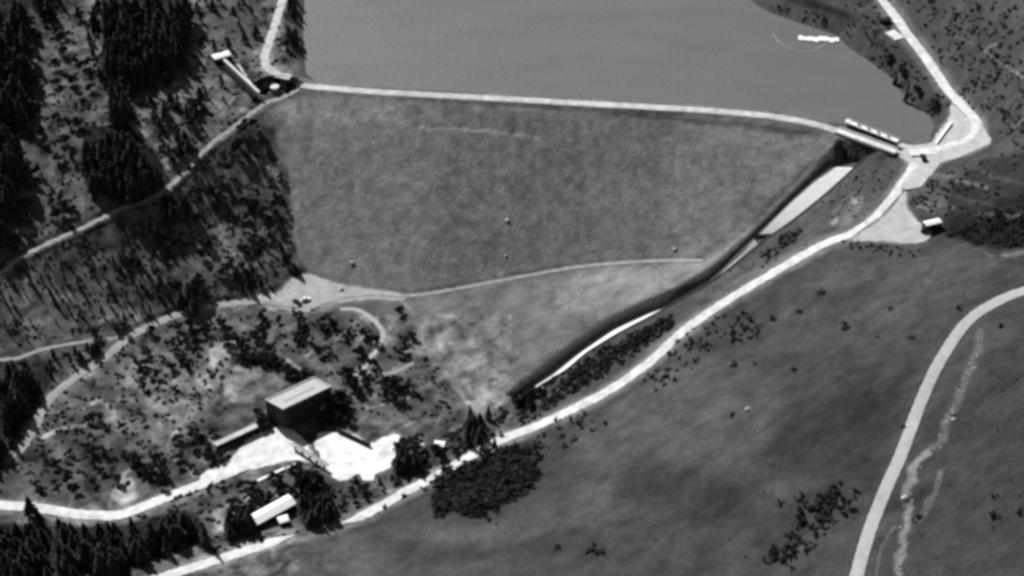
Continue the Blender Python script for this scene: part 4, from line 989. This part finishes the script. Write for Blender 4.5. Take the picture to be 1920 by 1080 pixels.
forest([(1000,838),(1020,800),(1100,775),(1120,800),(1080,840),(1020,850)], 18, .9, 2.0, 'small shrub beside the road above the copse', 'small shrubs beside the road above the copse', kind='shrub', wf=(1.1,1.7), mind=9, prio=1.5)
forest([(1560,452),(1640,458),(1730,470),(1720,485),(1600,470)], 20, .9, 1.6, 'low shrub along the lower edge of the gravel apron', 'low shrubs along the apron edge', kind='shrub', wf=(1.2,1.8), mind=7, prio=1.2)
forest([(1420,12),(1640,10),(1660,90),(1600,80),(1530,45)], 26, .9, 1.8, 'shrub on the grass bank behind the white dock', 'shrubs behind the white dock', kind='shrub', wf=(1.2,1.8), mind=9, prio=.8)
forest([(1740,0),(1940,0),(1940,260),(1880,230),(1800,120)], 60, .9, 2.2, 'shrub scattered on the slope above the shore road', 'shrubs above the shore road', kind='shrub', wf=(1.2,1.8), mind=14, prio=.8)
forest([(1690,370),(1760,330),(1860,300),(1900,280),(1820,360),(1760,400)], 26, .8, 1.6, 'low shrub on the banded slope beside the junction', 'low shrubs on the banded slope', kind='shrub', wf=(1.4,2.2), mind=9, prio=.8)
# one by one
def T1(px, py, h, label, kind='conifer', wf=1.0, g=None):
    (CON if kind == 'conifer' else RND if kind == 'round' else SHR).append((PG(px, py), h, h*wf, label, g, 99))
T1(62,972,13,'tall conifer standing right beside the valley road near the left edge'); T1(78,985,9,'shorter conifer just below the tall one by the valley road')
T1(388,1025,14,'lone tall narrow conifer between the dark row and the white roofed house', wf=.7)
T1(215,205,17,'very tall dark conifer on the left edge of the flume clearing', wf=.8); T1(310,232,10,'conifer at the clearing edge left of the flume'); T1(354,232,12,'tall conifer in the open ground left of the flume')
T1(366,205,8,'round topped tree just above the tall conifer left of the flume','round',1.0); T1(456,245,6,'dark tree leaning over the hillside track just below the dam','round',.9)
T1(452,285,9,'tall dark tree below the bend of the hillside track','round',.8); T1(478,238,6,'dark tree where the dam face meets the hillside track','round',.8)
T1(335,292,5,'dark tree alone in the small clearing above the track','round',1.3); T1(306,280,3.5,'small tree next to the lone tree above the track','round',1.1); T1(364,325,4,'small dark tree touching the lower side of the track','round',1.0)
T1(398,365,6,'dark tree on the slope halfway down the hillside track','round',1.0); T1(495,400,5,'dark tree close to the left edge of the dam face','round',1.0)
T1(390,465,5,'dark tree in the pale clearing beside the dam, upper one','round',1.0); T1(380,482,5,'dark tree in the pale clearing beside the dam, left one','round',1.0)
T1(428,505,5.5,'dark tree in the pale clearing beside the dam, right one','round',1.0); T1(372,535,7,'tall dark tree in the pale clearing beside the dam, lowest one','round',.9); T1(331,460,4,'small dark tree at the left side of the pale clearing','round',1.0)
T1(752,588,4.5,'round black tree at the end of the small path below the toe track','round',1.1); T1(772,634,4,'dark tree at the corner of the pale field','round',1.1)
T1(757,642,3.5,'dark tree left of the one at the field corner','round',1.1); T1(752,662,4.5,'dark tree below the pair at the field corner','round',1.2); T1(682,628,5,'dark tree inside the path bend, upper one','round',1.0)
T1(703,642,5,'dark tree touching the inside of the path bend','round',.9); T1(672,668,6,'dark tree inside the path bend, lower one','round',.8); T1(701,690,6,'dark tree in the fork of the two paths','round',.7)
T1(178,790,5,'round black tree inside the hook shaped path','round',1.3); T1(228,803,4,'dark tree right of the hook shaped path','round',.8); T1(283,628,5,'dark tree beside the widest part of the dirt road','round',1.0)
T1(180,628,4.5,'black tree above the side track, left one','round',1.4); T1(228,618,4.5,'black tree above the side track, right one','round',1.4); T1(176,660,5,'dark tree in the wedge between side track and dirt road','round',1.0)
T1(927,842,7,'conifer at the head of the copse touching the access road',wf=.9); T1(903,850,6,'smaller conifer at the head of the copse beside the access road',wf=.9)
T1(882,792,10,'dark tree at the tip of the pale field, left one', wf=.8); T1(916,788,9,'dark tree at the tip of the pale field, right one', wf=.8)
T1(668,905,5,'dark tree cutting into the lower edge of the white plaza', wf=.9); T1(712,905,4.5,'dark tree at the lower right corner of the white plaza', wf=.9)
T1(1697,195,11,'tall dark tree standing at the right shore of the lake', wf=.6); T1(1677,160,7,'dark tree left of the tall one at the lake shore'); T1(1690,140,5,'small dark tree just above the tall one at the lake shore','round',1.1)
T1(1664,112,4,'dark tree farthest up the lake shore','round',1.4); T1(1720,176,5,'dark tree right of the tall one at the lake shore','round',1.0); T1(1750,203,4.5,'dark tree nearest the boat ramp','round',1.0)
T1(535,88,5,'dark tree beside the abutment road near the water','round',.9)
for (x, y, h, wf, lb) in [
 (1540,548,2.6,1.7,'shrub at the upper end of the shrub band by the access road'),(1452,597,2.6,1.8,'large shrub in the middle of the hillside shrub band'),(1500,588,1.8,2.6,'low spreading shrub below the upper end of the shrub band'),
 (1414,624,2.4,1.8,'round shrub on the lower edge of the shrub band'),(1586,614,2.2,2.6,'broad shrub alone in the middle of the hillside'),(1670,579,1.6,1.9,'faint small shrub high on the open hillside'),
 (1645,633,1.3,2.0,'low shrub beside the broad lone shrub'),(1710,633,2.0,1.5,'small round shrub right of the broad lone shrub'),(1800,578,2.0,1.9,'shrub above the curve of the hill road'),
 (1880,612,2.4,1.5,'lone shrub on the slope right of the hill road curve'),(1491,696,2.2,1.6,'lone shrub well below the broad lone shrub'),(1415,682,1.8,1.6,'small shrub left of the low lone shrub'),
 (1376,685,2.4,1.6,'shrub furthest left of the three in a line'),(1373,779,2.2,1.6,'dark shrub beside the pale boulder on the hillside'),(1694,800,1.8,1.3,'small shrub touching the left edge of the hill road'),
 (1788,778,1.8,1.4,'shrub high in the stony gully'),(1718,968,3.4,1.3,'dark upright shrub in the stony gully'),(1712,978,2.2,1.3,'lower dark shrub in the stony gully'),
 (1863,932,2.2,1.4,'small shrub above the large one near the right edge'),(1864,968,3.2,1.4,'large dark shrub near the right edge of the hillside'),(1912,964,2.6,1.6,'shrub at the very right edge of the hillside'),
 (1044,1027,2.0,1.7,'small lone shrub low on the hillside'),(1121,1032,3.2,1.9,'large lone shrub low on the hillside, right of the small one'),(1106,1036,1.6,2.2,'low shrub joined to the large lone shrub'),
 (1487,1070,2.0,1.6,'shrub near the bottom edge below the hollow'),(757,932,2.6,1.4,'first dark shrub along the lower edge of the access road'),(822,897,2.6,1.5,'dark shrub by the access road left of the copse'),
 (722,953,2.6,1.3,'dark shrub furthest down the access road edge'),(798,917,2.0,2.0,'low shrub between two bigger ones by the access road'),(1095,778,3.4,.9,'upright shrub at the road edge above the copse'),
 (1083,798,3.4,.9,'second upright shrub just below the road edge'),(1046,786,2.4,1.2,'dark shrub overlapping the access road edge'),(1135,795,2.2,1.5,'shrub below the upright pair'),
 (1060,838,2.0,1.8,'low shrub right of the copse, upper one'),(1013,858,2.2,1.6,'shrub at the right rim of the copse'),(992,890,2.8,1.4,'outlying shrub at the lower right of the copse'),
 (1817,168,2.4,1.4,'round shrub alone right of the shore road'),(1880,218,2.4,1.6,'dark shrub near the right edge above the junction'),(1799,30,2.6,2.4,'wide dark shrub at the top right slope'),(1835,18,2.6,2.2,'dark shrub above the wide one at the top right'),
 (1886,52,2.2,1.4,'dark shrub at the top right beside the thin path'),(1565,928,2.8,1.6,'tall shrub at the top of the hollow'),(1465,945,2.4,1.5,'shrub left of the hollow'),(1600,962,3.0,2.0,'dark shrub beside the hill road at the hollow'),
]: T1(x, y, h*.85, lb, 'shrub', wf*.95)

DENSE = {'conifers in the stand on the left edge','conifers in the black stand above the clearing','conifers in the compact grove by the track','conifers in the row along the valley road','shrubs in the dense hillside copse','shrubs on the bank below the channel','conifers in the stand left of the dirt road'}
ORD = ['first','second','third','fourth','fifth','sixth','seventh','eighth','ninth','tenth','eleventh','twelfth']
def relabel(items):
    gs = {}
    for q in items:
        if q[4] and q[4] not in DENSE: gs.setdefault(q[4], []).append(q)
    new = {}
    for g, L_ in gs.items():
        L_.sort(key=lambda q: project(*q[0])[1]); nr = max(1, round(math.sqrt(len(L_) / 1.6))); per = math.ceil(len(L_) / nr)
        for r_ in range(nr):
            row = sorted(L_[r_*per:(r_+1)*per], key=lambda q: project(*q[0])[0])
            for k, q in enumerate(row):
                new[id(q)] = g.replace('the ', '').split()[0].replace('small','small tree').replace('young','young conifer').replace('trees','tree').replace('conifers','conifer').replace('shrubs','shrub').replace('low','low shrub') + ' ' + ORD[min(k, 11)] + ' from left' + (' in ' + ORD[r_] + ' row' if nr > 1 else '') + ' of ' + g.replace('the ', '')
    return [(*q[:3], new.get(id(q), q[3]), *q[4:]) for q in items]
def emit(items, cap, mk, tpls, m, nm, lb):
    items = relabel(sorted(items, key=lambda q: -q[5])[:cap]) + sorted(items, key=lambda q: -q[5])[cap:]; keep, rest = items[:cap], items[cap:]
    for i, (p, h, wd, label, g, pr) in enumerate(keep): mk(i, p, h, wd, label, g)
    if rest:
        scatter_mesh(nm, tpls, np.array([q[0] for q in rest]), np.array([q[2] for q in rest]), np.array([q[1] for q in rest]), m, lb, vr)
    return len(keep), len(rest)
print('CON', emit(CON, 299, lambda i,p,h,wd,l,g: place_tree('conifer', p, h, wd, l, g, i), TC, M['conifer'], 'woodland', 'more conifers filling the dark stands'))
print('RND', emit(RND, 298, lambda i,p,h,wd,l,g: place_tree('round', p, h, wd, l, g, i), TR, M['leaf'], 'leafy_woodland', 'more small trees of the valley'))
print('SHR', emit(SHR, 298, lambda i,p,h,wd,l,g: place_shrub(p, h, wd, l, g, i), TB2, M['scrub'], 'shrubbery', 'more dark shrubs on the banks'))

# ground cover nobody could count: low scrub
LOW = []
def cover(poly, n_, h0, h1, clear=6):
    for x, y in samp(poly, n_, vr):
        if near_road(x, y, clear): continue
        if fbm(np.array([x*.3]), np.array([y*.45]), 9, 2, 90)[0] < -.15: continue
        LOW.append((x, y, vr.uniform(h0, h1)))
cover([(-40,0),(560,0),(545,100),(480,200),(540,340),(555,500),(440,560),(330,585),(0,660),(-40,660)], 3000, .4, 1.3)
cover([(0,680),(200,650),(330,600),(560,590),(720,600),(830,700),(880,800),(760,800),(620,740),(560,710),(430,760),(380,830),(200,930),(0,930)], 1400, .4, 1.2)
cover([(230,960),(440,890),(480,900),(620,900),(740,900),(620,980),(400,1040)], 500, .4, 1.4)
cover([(740,820),(900,800),(1010,700),(1080,690),(1270,600),(1000,790),(760,900)], 500, .5, 1.6)
cover([(1440,10),(1640,0),(1700,110),(1790,200),(1740,220),(1690,165),(1570,68)], 350, .4, 1.3)
cover([(1690,0),(1940,0),(1940,300),(1860,250),(1790,160)], 500, .4, 1.4)
cover([(1700,380),(1760,330),(1860,290),(1940,290),(1940,470),(1800,460)], 170, .4, 1.2)
cover([(1490,420),(1620,310),(1690,310),(1640,395),(1560,435),(1380,530),(1300,560)], 220, .3, .9)
cover([(1600,470),(1940,490),(1900,540),(1760,640),(1600,1040),(1000,1080),(640,1000),(1000,860),(1280,700)], 160, .25, .6)
cover([(1660,1080),(1800,700),(1940,600),(1940,1080)], 110, .25, .7)
A = np.array(LOW); P = pgn(A[:,0], A[:,1]); P[:,2] -= .1
scatter_mesh('scrub', TB, P, A[:,2]*vr.uniform(1.2,2.2,len(A)), A[:,2], M['scrub'], 'low dark scrub covering the rough slopes', vr)
# riprap stones strewn on the dam face
St = samp([(560,185),(1560,262),(1330,480),(1100,490),(950,515),(790,545),(700,535),(600,515),(560,460)], 2600, vr); A = np.array(St); P = pgn(A[:,0], A[:,1])
bmx = bmesh.new(); bmesh.ops.create_icosphere(bmx, subdivisions=1, radius=.5); sv = np.array([v.co[:] for v in bmx.verts]); sv[:,2] *= .6
sf = np.array([[v.index for v in f.verts] + [f.verts[2].index] for f in bmx.faces]); bmx.free()
def tri_scatter(name, P, s_, m, label):
    V = (sv[None]*(1+vr.normal(size=(len(P),len(sv),1))*.12)*s_[:,None,None] + P[:,None,:]).reshape(-1,3); f3 = sf[:, :3]
    Fx = (f3[None] + (np.arange(len(P))*len(sv))[:,None,None]).reshape(-1,3)
    tag(link(name, np_mesh(name, V, Fx, m)), label, kind='stuff')
M['stone'] = mat('riprap_stone', .22, .95, .4, .3, spec=.1)
tri_scatter('riprap', P, vr.uniform(.3,.85,len(P)), M['stone'], 'rough stones covering the downstream face of the dam')
gp = []
for P_ in ([(1735,850),(1715,880),(1700,920),(1703,950)],[(1782,770),(1760,830),(1740,850)],[(1702,955),(1695,1000),(1688,1050),(1684,1078)],[(1840,630),(1825,680),(1800,735)]):
    for x, y in catmull(P_, 3):
        if vr.random() < .8: gp.append((x+vr.normal()*5, y+vr.normal()*5))
A = np.array(gp); P = pgn(A[:,0], A[:,1]); tri_scatter('gully_stones', P, vr.uniform(.3,.9,len(P)), M['rock'], 'pale stones strewn along the dry gully')
